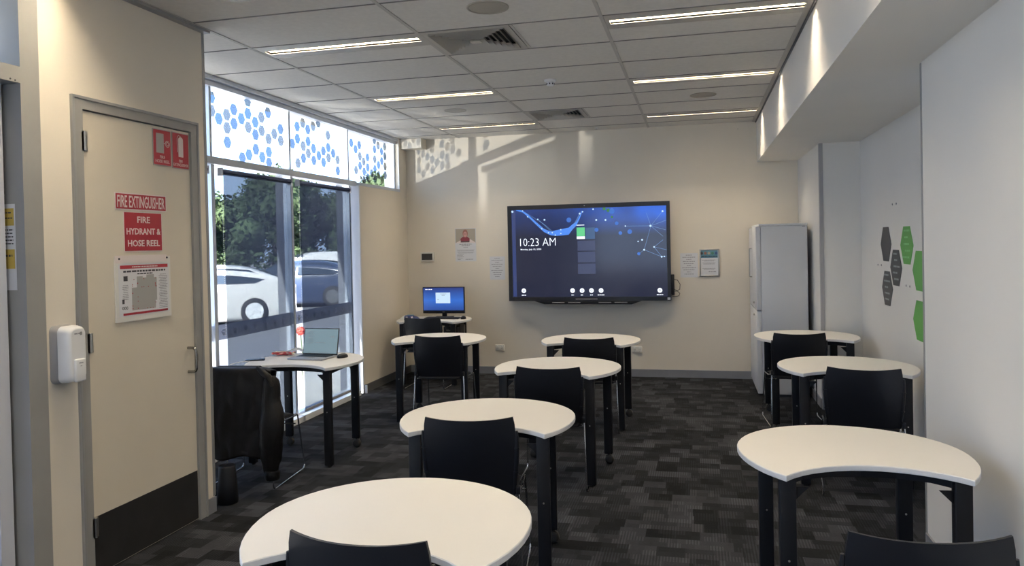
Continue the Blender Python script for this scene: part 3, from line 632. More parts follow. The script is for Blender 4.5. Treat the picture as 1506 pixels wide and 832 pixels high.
# ------------------------------------------------------------------ outside: ground, kerb, cars, trees
ASPH = mat('asphalt', (.17, .17, .18), .9, nscale=2.5, namt=.15, bump=.2, bscale=60)
struct('car_park_ground', B(-90, -4.0, -40, 90, -.2, -.1), ASPH)
struct('kerb_path', B(-6.0, -4.01, -20, 40, -.1, -.04), mat('concrete_path', (.60, .58, .54), .9, nscale=4, namt=.1))
CARW = mat('car_white', (.72, .70, .67), .25, coat=.5)
CARD = mat('car_dark_blue', (.03, .045, .09), .2, coat=.8)
CGLASS = mat('car_glass', (.03, .04, .055), .06, coat=.5)
TYRE = mat('tyre', (.02, .02, .02), .8)
LRED = mat('tail_lamp_red', (.45, .02, .02), .25)
def make_car(name, label, loc, rz, paint, kind='sedan'):
    """local: length along x, front at -x, near side at -y; origin on the ground under the rear near wheel"""
    t = thing(name, label, 'car', loc, rz)
    L0, L1 = -3.65, .95; Wd = 1.76
    # side profile stations (x, lower z, belt z, roof z, roof inset)
    if kind == 'sedan': prof = [(-3.65, .35, .62, .62), (-3.5, .22, .74, .74), (-2.75, .2, .88, .90), (-2.45, .2, .92, .95), (-1.7, .2, .94, 1.36), (-1.2, .2, .95, 1.43), (-.4, .2, .96, 1.42), (.1, .2, .98, 1.30), (.62, .22, 1.0, 1.06), (.85, .26, .98, 1.0), (.95, .38, .9, .9)]
    else: prof = [(-3.65, .4, .8, .8), (-3.5, .28, .92, .92), (-2.7, .26, 1.02, 1.05), (-2.4, .26, 1.05, 1.12), (-1.8, .26, 1.07, 1.58), (-1.2, .26, 1.08, 1.66), (.1, .26, 1.1, 1.64), (.55, .28, 1.1, 1.5), (.8, .3, 1.1, 1.18), (.9, .36, 1.05, 1.06), (.95, .45, .95, .95)]
    secs = []
    for x, lo, be, ro in prof:
        lo = lo - .14
        taper = .10 * max(0, (abs(x + 1.35) - 1.9) / .5) if abs(x + 1.35) > 1.9 else 0
        hw = Wd / 2 - taper; cin = hw - min(.24, (ro - be) * .55)
        secs.append([(x, -hw + .05, lo), (x, -hw, lo + .12), (x, -hw, (lo + be) / 2), (x, -hw + .04, be), (x, -cin, ro - .03 if ro - be > .08 else ro), (x, -cin + .14, ro), (x, cin - .14, ro), (x, cin, ro - .03 if ro - be > .08 else ro), (x, hw - .04, be), (x, hw, (lo + be) / 2), (x, hw, lo + .12), (x, hw - .05, lo)])
    mb = MB(); n = 12; vs = [Vector(p) + Vector((0, Wd / 2, 0)) for s_ in secs for p in s_]; N = len(secs)
    mb.add(vs, [(i * n + j, (i + 1) * n + j, (i + 1) * n + (j + 1) % n, i * n + (j + 1) % n) for i in range(N - 1) for j in range(n)], True)
    mb.add(vs, [tuple(range(n)), tuple((N - 1) * n + j for j in range(n - 1, -1, -1))], False)
    o = obj('body', mb, paint, t)
    md = o.modifiers.new('s', 'SUBSURF'); md.levels = 1; md.render_levels = 2
    # windows
    top = 1.36 if kind == 'sedan' else 1.58; be = .97 if kind == 'sedan' else 1.1
    k = (top - be); 
    def sidewin(pts, nm):
        m = MB()
        for s_ in (0, 1):
            vv = []
            for x, z in pts:
                yy = .045 + (z - be) * .55
                vv.append((x, yy - .012 if s_ == 0 else Wd - yy + .012, z))
            vv2 = [(a, b + (.03 if s_ == 0 else -.03), c) for a, b, c in vv]; nn = len(vv)
            m.add(vv + vv2, [tuple(range(nn)), tuple(range(2 * nn - 1, nn - 1, -1))] + [(i, (i + 1) % nn, nn + (i + 1) % nn, nn + i) for i in range(nn)])
        obj(nm, m, CGLASS, t)
    if kind == 'sedan':
        sidewin([(-2.2, .99), (-1.12, .99), (-1.12, 1.34), (-1.72, 1.31)], 'front_side_window')
        sidewin([(-1.06, .99), (.02, .99), (.30, 1.08), (-.1, 1.29), (-.5, 1.33), (-1.06, 1.34)], 'rear_side_window')
        obj('rear_window', MB().add([(.12, .38, 1.30), (.12, Wd - .38, 1.30), (.66, Wd - .28, 1.085), (.66, .28, 1.085), (.12, .38, 1.27), (.12, Wd - .38, 1.27), (.66, Wd - .28, 1.05), (.66, .28, 1.05)], [(0, 1, 2, 3), (7, 6, 5, 4), (0, 3, 7, 4), (1, 5, 6, 2), (0, 4, 5, 1), (3, 2, 6, 7)]), CGLASS, t)
    else:
        sidewin([(-2.2, 1.12), (-1.12, 1.12), (-1.12, 1.52), (-1.82, 1.5)], 'front_side_window')
        sidewin([(-1.06, 1.12), (.4, 1.12), (.3, 1.48), (-1.06, 1.52)], 'rear_side_window')
    obj('windscreen', MB().add([(-2.42, .18, be), (-2.42, Wd - .18, be), (-1.76, Wd - .32, top - .01), (-1.76, .32, top - .01), (-2.42, .18, be - .05), (-2.42, Wd - .18, be - .05), (-1.76, Wd - .32, top - .06), (-1.76, .32, top - .06)], [(3, 2, 1, 0), (4, 5, 6, 7), (0, 4, 7, 3), (1, 2, 6, 5), (0, 1, 5, 4), (2, 3, 7, 6)]), CGLASS, t)
    for y in (.04, Wd - .04):
        obj('tail_lamp', MB().bbox(.72, .92, y - .05 if y < 1 else y - .25, y + .25 if y < 1 else y + .05, .78, .90, .02), LRED, t)
        obj('headlamp', MB().bbox(-3.6, -3.35, y - .04 if y < 1 else y - .3, y + .3 if y < 1 else y + .04, .62, .72, .02), WHITEPL, t)
    for x in (0, -2.65):
        for y, s_ in ((.0, -1), (Wd, 1)):
            wl_ = obj('wheel', MB().lathe([(.20, -.10), (.30, -.10), (.325, -.06), (.325, .06), (.30, .10), (.20, .10)], (x, y + (-s_) * .09, .325), 'y', 24), TYRE, t)
            rim = MB().lathe([(.205, .0), (.19, .012), (.19, .0)], (x, y + s_ * .012, .325), 'y', 24)
            rim.lathe([(.20, -.01), (.20, .0)], (x, y + s_ * .005, .325), 'y', 24)
            for q in range(5):
                a = q * 2 * PI / 5
                rim.box(.02, .195, -.012, .012, -.022, .022, M=Matrix.Translation((x, y + s_ * .012, .325)) @ Matrix.Rotation(a, 4, 'Y'))
            obj('rim', rim, WHITEPL if paint is CARW else STEEL, wl_)
    return t
u_ang = math.atan2(.5407, .8414)
make_car('car', 'white sedan parked outside left window, seen through the blind', (-10.07, 15.68, -.1), u_ang, CARW)
make_car('car', 'dark blue car parked outside, seen through right window blind', (-10.6, 20.6, -.1), u_ang - .35, CARD)
make_car('car', 'white car parked farthest out, roof above the dark car', (-12.8, 26.5, -.1), u_ang + .1, CARW, 'suv')
LEAF = mat('tree_leaves', (.045, .068, .032), .75, nscale=.5, namt=.5, spec=.15)
BARK = mat('bark', (.08, .06, .045), .9)
def tree(loc, h, w, label, seed):
    rnd = random.Random(seed); t = thing('tree', label, 'tree', loc, 0, 'trees behind the car park')
    br = [((0, 0, 0), (.1, .05, h * .3), (.0, .1, h * .6))]
    obj('trunk', MB().tube([(0, 0, 0), (.1, .05, h * .3), (0, .1, h * .7)], [.22, .16, .06], 8), BARK, t)
    cl = []
    for _ in range(34):
        an = rnd.uniform(0, 2 * PI); rr = math.sqrt(rnd.random()); zz = rnd.uniform(-1, 1)
        wz = math.sqrt(1 - zz * zz * .8)
        cl.append((w * rr * wz * math.cos(an), w * rr * wz * math.sin(an), h * (.52 + .36 * zz), rnd.uniform(.26, .40) * w))
    vs = []; fs = []
    for (cx, cy, cz, cr) in cl:
        for _ in range(330):
            d = Vector((rnd.gauss(0, 1), rnd.gauss(0, 1), rnd.gauss(0, 1))).normalized() * cr * rnd.uniform(.55, 1.05)
            p = Vector((cx, cy, cz)) + d; s = rnd.uniform(.10, .19)
            a = Vector((rnd.gauss(0, 1), rnd.gauss(0, 1), rnd.gauss(0, 1))).normalized(); b = a.cross(d).normalized()
            k = len(vs); vs += [p - a * s, p + b * s * .5, p + a * s, p - b * s * .5]; fs.append((k, k + 1, k + 2, k + 3))
    m = MB(); m.add(vs, fs)
    for (cx, cy, cz, cr) in cl: m.lathe([(.001, -cr * .7), (cr * .6, -cr * .4), (cr * .72, 0), (cr * .55, cr * .45), (.001, cr * .7)], (cx, cy, cz), 'z', 8)
    tag(obj('foliage', m, LEAF, t), kind='stuff')
tree((-28.2, 37, -.1), 5.2, 2.9, 'low leafy green tree behind the white sedan, far left', 1)
tree((-23.4, 38.5, -.1), 6.3, 3.2, 'tall leafy green tree behind white sedan, left window', 2)
tree((-18.9, 42, -.1), 6.2, 3.0, 'dark leafy tree in right window, left of centre', 3)
tree((-13.8, 44, -.1), 4.0, 2.7, 'dark leafy tree in right window, beside its right edge', 4)
tree((-33.6, 35, -.1), 5.2, 2.9, 'leafy green tree farthest left beyond car park', 5)
HEDGE = MB()
rh = random.Random(3)
for _ in range(7000):
    tt = rh.random(); p = Vector((-38 + 30 * tt, 30 + 6 * tt + rh.uniform(-.6, .6), -.1 + rh.uniform(0, 1.7))); s = rh.uniform(.08, .18)
    a = Vector((rh.gauss(0, 1), rh.gauss(0, 1), rh.gauss(0, 1))).normalized(); b = a.cross(Vector((rh.gauss(0, 1), rh.gauss(0, 1), 1))).normalized()
    HEDGE.add([p - a * s, p + b * s * .6, p + a * s, p - b * s * .6], [(0, 1, 2, 3)])
tag(obj('hedge', HEDGE, LEAF), 'long green hedge under the trees beyond the parked cars', 'hedge', kind='stuff')
t = thing('flower_shrub', 'small red flowering plant outside, just above the laptop lid', 'plant', (-5.05, 8.9, -.1))
m = MB(); rr_ = random.Random(5)
for _ in range(120):
    d = Vector((rr_.gauss(0, 1), rr_.gauss(0, 1), rr_.gauss(0, 1))).normalized() * .05; s = .022
    a = Vector((rr_.gauss(0, 1), rr_.gauss(0, 1), rr_.gauss(0, 1))).normalized(); b = a.cross(d).normalized(); p = Vector((0, 0, .69)) + d
    m.add([p - a * s, p + b * s, p + a * s, p - b * s], [(0, 1, 2, 3)])
tag(obj('petals', m, mat('red_petals', (.5, .05, .04), .7), t), kind='stuff')
obj('stem', MB().tube([(0, 0, 0), (.02, 0, .4), (0, 0, .66)], .008, 6), LEAF, t)

# ------------------------------------------------------------------ right alcove wall decals
def hexdecal(y, z, m, label, r=.178, xw=XA, scr=None):
    pts = [(r * math.cos(a * PI / 3), r * .92 * math.sin(a * PI / 3)) for a in range(6)]
    t = thing('hexagon_decal', label, 'decal', (xw, y, z), 0, 'hexagon wall decals')
    obj('panel', MB().prism(pts, 0, .003, (xw, y, z), (0, -1, 0), (0, 0, 1), (-1, 0, 0)), m, t, True)
    if scr: lines([(random.uniform(-.03, .03), k, random.uniform(.08, .2), .014) for k in (.11, .06, .01, -.04, -.09)], scr, t, (xw - .003, y, z), (0, -1, 0), (0, 0, 1), (-1, 0, 0), 'chalk_text')
hexdecal(6.83, 1.60, DARKD, 'plain charcoal hexagon, topmost of three dark ones on alcove wall')
hexdecal(6.51, 1.415, DARKD, 'charcoal hexagon with chalk marks, between dark and green ones', scr=CHALK)
hexdecal(6.80, 1.235, DARKD, 'charcoal hexagon with chalk writing, lowest of three dark ones', scr=CHALK)
hexdecal(6.19, 1.595, GREEND, 'green hexagon with faint writing, highest of the green ones', scr=CHALKG)
hexdecal(5.86, 1.415, GREEND, 'plain green hexagon, middle one against the white pillar edge')
hexdecal(5.86, 1.06, GREEND, 'plain green hexagon, lowest one against the white pillar edge')
wd = MB()
for (y, z) in ((6.6, 1.92), (6.48, 1.92), (7.12, 1.42), (7.0, 1.42), (6.22, 1.29), (6.12, 1.29)):
    wd.lathe([(.008, 0), (.008, -.004)], (XA, y, z), 'x', 8)
obj('wall_plugs', wd, GREYINK, wr_, True)

# ------------------------------------------------------------------ cabinet
t = thing('storage_cabinet', 'tall white steel storage cabinet in corner beyond the right tables', 'cabinet', (.86, 8.86, 0))
cx0, cx1, cy0, cy1, cz = .655, 1.115, 8.32, 9.345, 1.80
obj('body', MB().bbox(cx0, cx1, cy0, cy1, .03, cz, .004), CAB, t, True)
obj('top_panel', MB().bbox(cx0 - .02, cx1 + .003, cy0 - .005, cy1, cz, cz + .022, .003), CAB, t, True)
obj('plinth', B(cx0 + .02, cx1 - .01, cy0 + .02, cy1 - .01, 0, .03), INK, t, True)
for j, (za, zb) in enumerate(((.035, .905), (.915, cz - .006))):
    for (ya, yb) in ((cy0 + .003, (cy0 + cy1) / 2 - .002), ((cy0 + cy1) / 2 + .002, cy1 - .003)):
        dr = obj('door', MB().bbox(.604, cx0 - .002, ya, yb, za, zb, .004), CAB, t, True)
        if ya > 8.5:
            if j == 1: obj('handle', MB().tube(round_path([(.604, 8.95, 1.56), (.578, 8.95, 1.56), (.578, 8.95, 1.24), (.604, 8.95, 1.24)], .02), .006, 8), STEEL, dr, True)
        else:
            zl = za + .06 if j else zb - .06
            obj('lock', MB().lathe([(.012, 0), (.012, -.012), (.006, -.014)], (.604, 8.62, zl), 'x', 12), STEEL, dr, True)
obj('nameplate', B(cx1 - .05, cx1 - .02, cy0 - .007, cy0 - .004, cz - .014, cz - .007), GREYINK, t, True)

# ------------------------------------------------------------------ things on the back wall
WU, WV, WN = (1, 0, 0), (0, 0, 1), (0, -1, 0)
def wplate(mb_pts, a, b, m, t, nm, y=YB): return obj(nm, MB().prism(mb_pts, a, b, (0, y, 0), WU, WV, WN), m, t, True)
# interactive display
YS = 9.28
def tvbg():
    m = bpy.data.materials.new('display_picture'); m.use_nodes = True; nt = m.node_tree; n = nt.nodes; l = nt.links; b = n['Principled BSDF']
    b.inputs['Base Color'].default_value = (.006, .006, .008, 1); b.inputs['Roughness'].default_value = .12
    tc = n.new('ShaderNodeTexCoord'); mp = n.new('ShaderNodeMapping'); l.new(tc.outputs['Object'], mp.inputs[0]); mp.inputs['Location'].default_value = (.3, 0, .2)
    no = n.new('ShaderNodeTexNoise'); no.inputs['Scale'].default_value = 2.2; no.inputs['Detail'].default_value = 2; l.new(mp.outputs[0], no.inputs['Vector'])
    sx = n.new('ShaderNodeSeparateXYZ'); l.new(tc.outputs['Object'], sx.inputs[0])
    hr = n.new('ShaderNodeMapRange'); hr.inputs['From Min'].default_value = .42 + .4; hr.inputs['From Max'].default_value = 1.15; l.new(sx.outputs['Z'], hr.inputs[0])
    xr = n.new('ShaderNodeMapRange'); xr.inputs['From Min'].default_value = -.35; xr.inputs['From Max'].default_value = .9; xr.inputs['To Min'].default_value = .35; l.new(sx.outputs['X'], xr.inputs[0])
    q = n.new('ShaderNodeMath'); q.operation = 'MULTIPLY'; l.new(hr.outputs[0], q.inputs[0]); l.new(no.outputs['Fac'], q.inputs[1])
    q2 = n.new('ShaderNodeMath'); q2.operation = 'MULTIPLY'; l.new(q.outputs[0], q2.inputs[0]); l.new(xr.outputs[0], q2.inputs[1])
    r = n.new('ShaderNodeValToRGB'); l.new(q2.outputs[0], r.inputs[0]); e = r.color_ramp.elements
    e[0].position = .0; e[0].color = (.016, .019, .042, 1); e[1].position = .5; e[1].color = (.02, .11, .60, 1)
    e3 = e.new(.22); e3.color = (.02, .05, .22, 1)
    l.new(r.outputs[0], b.inputs['Emission Color']); b.inputs['Emission Strength'].default_value = .9
    return m
tv = thing('interactive_display', 'large wall-mounted touch screen display showing 10:23 AM', 'display', (-1.31, YS, .93))
tx0, tx1, tz0, tz1 = -2.323, -.307, .945, 2.148
sx0, sx1, sz0, sz1 = -2.272, -.350, .995, 2.094
fr = MB(); fr.box(tx0, sx0, YS - .006, YS + .065, tz0, tz1).box(sx1, tx1, YS - .006, YS + .065, tz0, tz1).box(sx0, sx1, YS - .006, YS + .065, sz1, tz1).box(sx0, sx1, YS - .006, YS + .065, tz0, sz0)
obj('bezel', fr, mat('bezel_black', (.008, .009, .013), .3), tv, True)
scr = obj('screen', B(sx0, sx1, YS, YS + .06, sz0, sz1), tvbg(), tv, True)
obj('mount', B(-1.8, -.8, YS + .065, YB - .001, 1.2, 1.9), BLACKMET, tv, True)
tray = MB(); tray.prism([(-1.98, tz0), (-1.86, .908), (-.78, .905), (-.66, tz0)], -.07, .05, (0, YS, 0), WU, WV, WN)
obj('pen_tray', tray, BLACKMET, tv, True)
sl = MB()
for x in (-1.76, -1.56, -1.18, -.985): sl.bbox(x, x + .155, YS - .054, YS - .049, .924, .934, .002)
obj('pen_slots', sl, GREYPL, tv, True)
obj('side_connector_box', MB().bbox(tx1, tx1 + .038, YS + .01, YS + .06, 1.01, 1.26, .006), BLACKPL, tv, True)
obj('label_tag', B(tx1 - .045, tx1 - .01, YS - .008, YS - .006, .955, .985), PAPER, tv, True)
obj('speaker_bar', B(-1.47, -1.20, YS - .0075, YS - .006, .965, .972), SIGNWHITE, tv, True)
obj('camera_dot', MB().lathe([(.008, 0), (.008, -.002)], (-1.34, YS - .006, 2.125), 'y', 10), GREYPL, tv, True)
def sp(cx, cy):
    fx = (cx - 38) / 677.; top = 90 - 23 * fx; fy = (460 - cy) / (460 - top)
    return sx0 + fx * (sx1 - sx0), sz0 + fy * (sz1 - sz0)
EW = emis('pixel_white', (.85, .9, 1), 1.0); EB = emis('pixel_blue', (.08, .28, .95), .75); EB2 = emis('pixel_dim_blue', (.04, .10, .40), .6)
EG = emis('pixel_green', (.12, .62, .25), .8); ES = emis('pixel_slate', (.035, .045, .10), 1.0); EGL = emis('pixel_leaf', (.06, .30, .06), .5)
def flat(pts, m, nm, d=.001, parent=scr): return obj(nm, MB().prism(pts, 0, d, (0, YS, 0), WU, WV, WN), m, parent, True)
band = MB(); bp = [(60, 88, 3), (90, 95, 4), (115, 113, 5), (150, 145, 6), (185, 175, 7), (215, 188, 8), (240, 186, 12), (270, 182, 14), (295, 178, 15), (312, 160, 11), (330, 145, 8), (345, 118, 6), (356, 92, 4)]
def strip(pl, d0, d1, mb):
    up = [sp(x, y - w) for x, y, w in pl]; dn = [sp(x, y + w) for x, y, w in pl]
    mb.prism(dn + up[::-1], d0, d1, (0, YS, 0), WU, WV, WN)
strip(bp, 0, .001, band); obj('wave_graphic', band, EB, scr, True)
def segs(L, nm, m, w=.0016):
    mb = MB()
    for a, b_ in L:
        p = Vector((*sp(*a), 0)); q = Vector((*sp(*b_), 0)); d = (q - p).normalized(); nn = Vector((-d.y, d.x, 0)) * w
        mb.prism([tuple((p - nn)[:2]), tuple((q - nn)[:2]), tuple((q + nn)[:2]), tuple((p + nn)[:2])], .0010, .0016, (0, YS, 0), WU, WV, WN)
    obj(nm, mb, m, scr, True)
segs([((650, 155), (700, 92)), ((650, 155), (715, 130)), ((650, 155), (712, 172)), ((650, 155), (632, 100)), ((650, 155), (545, 156)), ((650, 155), (700, 200)), ((650, 155), (620, 258)), ((662, 246), (700, 215)), ((662, 246), (693, 288)), ((662, 246), (714, 258)), ((620, 258), (693, 288)), ((693, 288), (714, 285)), ((620, 258), (598, 275)), ((90, 92), (188, 150)), ((188, 150), (235, 190)), ((112, 117), (205, 185)), ((345, 103), (300, 180)), ((352, 92), (310, 170)), ((160, 128), (225, 188))], 'network_lines', EB2 if False else emis('pixel_line', (.2, .4, .8), .6))
def dots(L, nm, m):
    mb = MB()
    for x, y, r in L:
        c = sp(x, y); rr = r / 677. * (sx1 - sx0)
        mb.prism([(c[0] + rr * math.cos(a * PI / 6), c[1] + rr * math.sin(a * PI / 6)) for a in range(12)], .0016, .0022, (0, YS, 0), WU, WV, WN)
    obj(nm, mb, m, scr, True)
dots([(90, 92, 2.5), (112, 117, 3), (158, 128, 3), (188, 130, 4), (175, 168, 3), (205, 185, 3), (222, 185, 3), (235, 195, 3), (260, 172, 3), (345, 103, 4), (358, 95, 3), (260, 188, 3), (404, 84, 3.5), (417, 130, 4), (457, 130, 4), (542, 156, 3), (700, 92, 4), (648, 155, 4.5), (662, 246, 3.5), (620, 258, 4), (693, 288, 4), (704, 287, 3), (595, 222, 3), (612, 215, 4), (43, 96, 5)], 'light_dots', emis('pixel_pale', (.55, .75, 1), .9))
dots([(297, 130, 11), (505, 144, 8), (520, 186, 8), (597, 275, 7), (560, 180, 10), (417, 172, 9), (485, 92, 12)], 'glow_dots', emis('pixel_glow', (.05, .2, .75), .6))
dots([(470, 88, 8), (485, 117, 5), (452, 82, 7)], 'green_dots', EGL)
def sr(x0, y0, x1, y1): a = sp(x0, y1); b_ = sp(x1, y0); return [(a[0], a[1]), (b_[0], a[1]), (b_[0], b_[1]), (a[0], b_[1])]
flat(sr(40, 92, 56, 458), emis('pixel_edge', (.03, .05, .17), .8), 'edge_glow')
flat(sr(330, 162, 366, 200), EG, 'app_tile'); flat(sr(330, 200, 366, 212), EW, 'app_tile_caption'); flat(sr(369, 162, 410, 212), emis('pixel_tile_b', (.04, .09, .20), .9), 'side_tile')
flat(sr(330, 150, 364, 154), EW, 'tile_heading')
for y0, y1 in ((218, 262), (266, 312), (317, 362)): flat(sr(333, y0, 410, y1), ES, 'menu_row')
text('10:23 AM', .455, .098, EW, scr, (*[(sp(156, 225)[0])], YS - .001, sp(156, 225)[1]), WU, WV, WN, 'clock_text', bold=-.012)
text('Monday, July 13, 2020', .265, .024, EW, scr, (sp(124, 257)[0], YS - .001, sp(124, 257)[1]), WU, WV, WN, 'date_text', bold=.015)
for k, (x, s, w) in enumerate(((88, 'Settings', .055), (307, 'Files', .03), (349, 'Apps', .034), (390, 'Input', .034), (432, 'Annotate', .085), (683, 'Whiteboard', .075))):
    c = sp(x, 433); ic = flat([(c[0] + .029 * math.cos(a * PI / 10), c[1] + .029 * math.sin(a * PI / 10)) for a in range(20)], EW, 'round_icon')
    obj('icon_symbol', MB().tube([(c[0] + .011 * math.cos(a * PI / 4), YS - .002, c[1] + .011 * math.sin(a * PI / 4)) for a in range(8)], .0018, 4, True), ES, scr, True)
    lines([(c[0], sp(x, 452)[1], w, .010)], EW, scr, (0, YS, 0), WU, WV, WN, 'icon_caption')
# cables right of the display
mb = MB()
mb.tube([(tx1 + .03, YS + .03, 1.20), (tx1 + .075, YS + .03, 1.19), (tx1 + .105, YS + .04, 1.14), (tx1 + .10, YS + .05, 1.08), (tx1 + .06, YS + .05, 1.055), (tx1 + .02, YS + .04, 1.06)], .004, 6)
mb.tube([(tx1 + .02, YS + .03, 1.09), (tx1 + .07, YS + .03, 1.06), (tx1 + .10, YS + .04, 1.03), (tx1 + .09, YS + .05, 1.0), (tx1 + .04, YS + .05, .99), (tx1 + .0, YS + .05, 1.0)], .0035, 6)
obj('cables', mb, RUBBER, tv, True)
# control panel
t = thing('wall_control_panel', 'small white wall control panel with dark screen, near left corner', 'control panel', (-3.44, YB, 1.46))
obj('housing', MB().bbox(-3.540, -3.353, YB - .024, YB - .001, 1.462, 1.584, .006), OFFWHITE, t, True)
obj('screen', B(-3.520, -3.373, YB - .0262, YB - .0242, 1.482, 1.566), mat('panel_screen', (.035, .035, .04), .25), t, True)
def sheet(name, label, x0, x1, z0, z1, cat='notice', y=YB, th=.0015):
    t = thing(name, label, cat, ((x0 + x1) / 2, y, z0)); wplate(rect(x0, x1, z0, z1), 0.0005, th, PAPER, t, 'sheet', y); return t
# poster with a person's photo
t = sheet('poster', 'poster with photo of a person in glasses above small print', -3.062, -2.778, 1.455, 1.885, 'poster')
wplate(rect(-3.055, -2.785, 1.695, 1.878), .0015, .0021, mat('photo_wall', (.42, .38, .31), .6), t, 'photo')
wplate([(-3.055, 1.695), (-2.785, 1.695), (-2.80, 1.71), (-2.86, 1.745), (-2.95, 1.745), (-3.03, 1.71)], .0021, .0025, SIGNWHITE, t, 'photo_desk')
wplate([(-2.985, 1.715), (-2.865, 1.715), (-2.862, 1.75), (-2.895, 1.775), (-2.955, 1.775), (-2.988, 1.75)], .0025, .0029, mat('photo_shirt', (.22, .03, .05), .6), t, 'photo_shirt')
wplate([(-2.922 + .036 * math.cos(a * PI / 8), 1.818 + .052 * math.sin(a * PI / 8)) for a in range(16)], .0029, .0032, mat('photo_hair', (.35, .16, .12), .6), t, 'photo_hair')
wplate([(-2.922 + .026 * math.cos(a * PI / 8), 1.806 + .036 * math.sin(a * PI / 8)) for a in range(16)], .0032, .0036, mat('photo_skin', (.62, .33, .29), .6), t, 'photo_face')
gl = MB()
for x in (-2.933, -2.911): gl.tube([(x + .008 * math.cos(a * PI / 4), YB - .0038, 1.812 + .007 * math.sin(a * PI / 4)) for a in range(8)], .001, 4, True)
obj('photo_glasses', gl, INK, t, True)
wplate(rect(-2.985, -2.865, 1.702, 1.718), .0029, .0034, INK, t, 'photo_laptop')
lines([(-2.92, 1.678, .17, .010), (-2.92, 1.66, .11, .010), (-2.92, 1.638, .06, .006), (-2.92, 1.603, .24, .005), (-2.92, 1.592, .22, .005), (-2.92, 1.575, .23, .005), (-2.92, 1.564, .2, .005), (-2.99, 1.545, .09, .005), (-3.0, 1.532, .08, .005), (-2.99, 1.515, .09, .005), (-3.0, 1.500, .07, .005), (-3.01, 1.48, .04, .008), (-2.87, 1.482, .11, .008)], GREYINK, t, (0, YB - .0016, 0), WU, WV, WN)
t = sheet('printed_notice', 'white printed notice sheet taped left of the display', -2.600, -2.398, 1.213, 1.512)
lines([(-2.50, 1.49 - k * .0262, w, .0075) for k, w in enumerate((.07, .15, .05, .15, .12, .05, .16, .12, .10, .06))], GREYINK, t, (0, YB - .0016, 0), WU, WV, WN)
t = sheet('printed_notice', 'white printed notice sheet between display and framed notice', -.197, .011, 1.218, 1.512)
lines([(-.095, 1.488 - k * .0255, w, .0075) for k, w in enumerate((.07, .15, .06, .14, .12, .05, .16, .13, .05, .11))], GREYINK, t, (0, YB - .0016, 0), WU, WV, WN)
t = thing('framed_notice', 'silver framed notice with coloured circles, right of display', 'notice', (.15, YB, 1.23))
fx0, fx1, fz0, fz1 = .030, .262, 1.228, 1.560
wplate(rect(fx0 + .01, fx1 - .01, fz0 + .01, fz1 - .01), .001, .008, PAPER, t, 'sheet')
f = MB(); 
for a, b_, c, d in ((fx0, fx1, fz0, fz0 + .016), (fx0, fx1, fz1 - .016, fz1), (fx0, fx0 + .016, fz0, fz1), (fx1 - .016, fx1, fz0, fz1)): f.bbox(a, b_, YB - .016, YB - .001, c, d, .004)
obj('snap_frame', f, STEEL, t, True)
wplate(rect(fx0 + .018, fx1 - .018, 1.452, 1.542), .008, .0086, mat('notice_blue', (.10, .25, .33), .5), t, 'blue_banner')
for k, c in enumerate(((.05, .05, .05), (.3, .12, .08), (.4, .36, .28), (.06, .2, .14), (.04, .08, .2))):
    wplate([(.058 + k * .042 + .016 * math.cos(a * PI / 8), 1.508 + .018 * math.sin(a * PI / 8)) for a in range(16)], .0086, .0092, mat('circle_%d' % k, c, .5), t, 'circle')
lines([(.146, 1.470, .18, .009)], INK, t, (0, YB - .0087, 0), WU, WV, WN)
lines([(.14, 1.425, .16, .006), (.14, 1.413, .12, .006), (.14, 1.39, .15, .006), (.14, 1.378, .13, .006), (.14, 1.325, .15, .006), (.14, 1.313, .12, .006), (.18, 1.285, .09, .01)], GREYINK, t, (0, YB - .0081, 0), WU, WV, WN)
# power outlets
for i, (x, lb) in enumerate(((-2.486, 'double power outlet low on back wall, left of centre tables'), (-.735, 'double power outlet low on back wall, just right of table legs'), (-.915, 'double power outlet mostly hidden behind the centre table legs'))):
    t = thing('power_outlet', lb, 'outlet', (x, YB, .29), 0, 'back wall power outlets')
    obj('plate', MB().bbox(x - .06, x + .06, YB - .012, YB - .001, .296, .376, .004), OFFWHITE, t, True)
    for s in (-1, 1):
        obj('socket', MB().box(x + s * .03 - .008, x + s * .03 - .004, YB - .0128, YB - .0118, .325, .338).box(x + s * .03 + .004, x + s * .03 + .008, YB - .0128, YB - .0118, .325, .338).box(x + s * .03 - .001, x + s * .03 + .001, YB - .0128, YB - .0118, .306, .318), INK, t, True)
        obj('switch', MB().bbox(x + s * .03 - .006, x + s * .03 + .006, YB - .0165, YB - .0115, .350, .366, .002), WHITEPL, t, True)

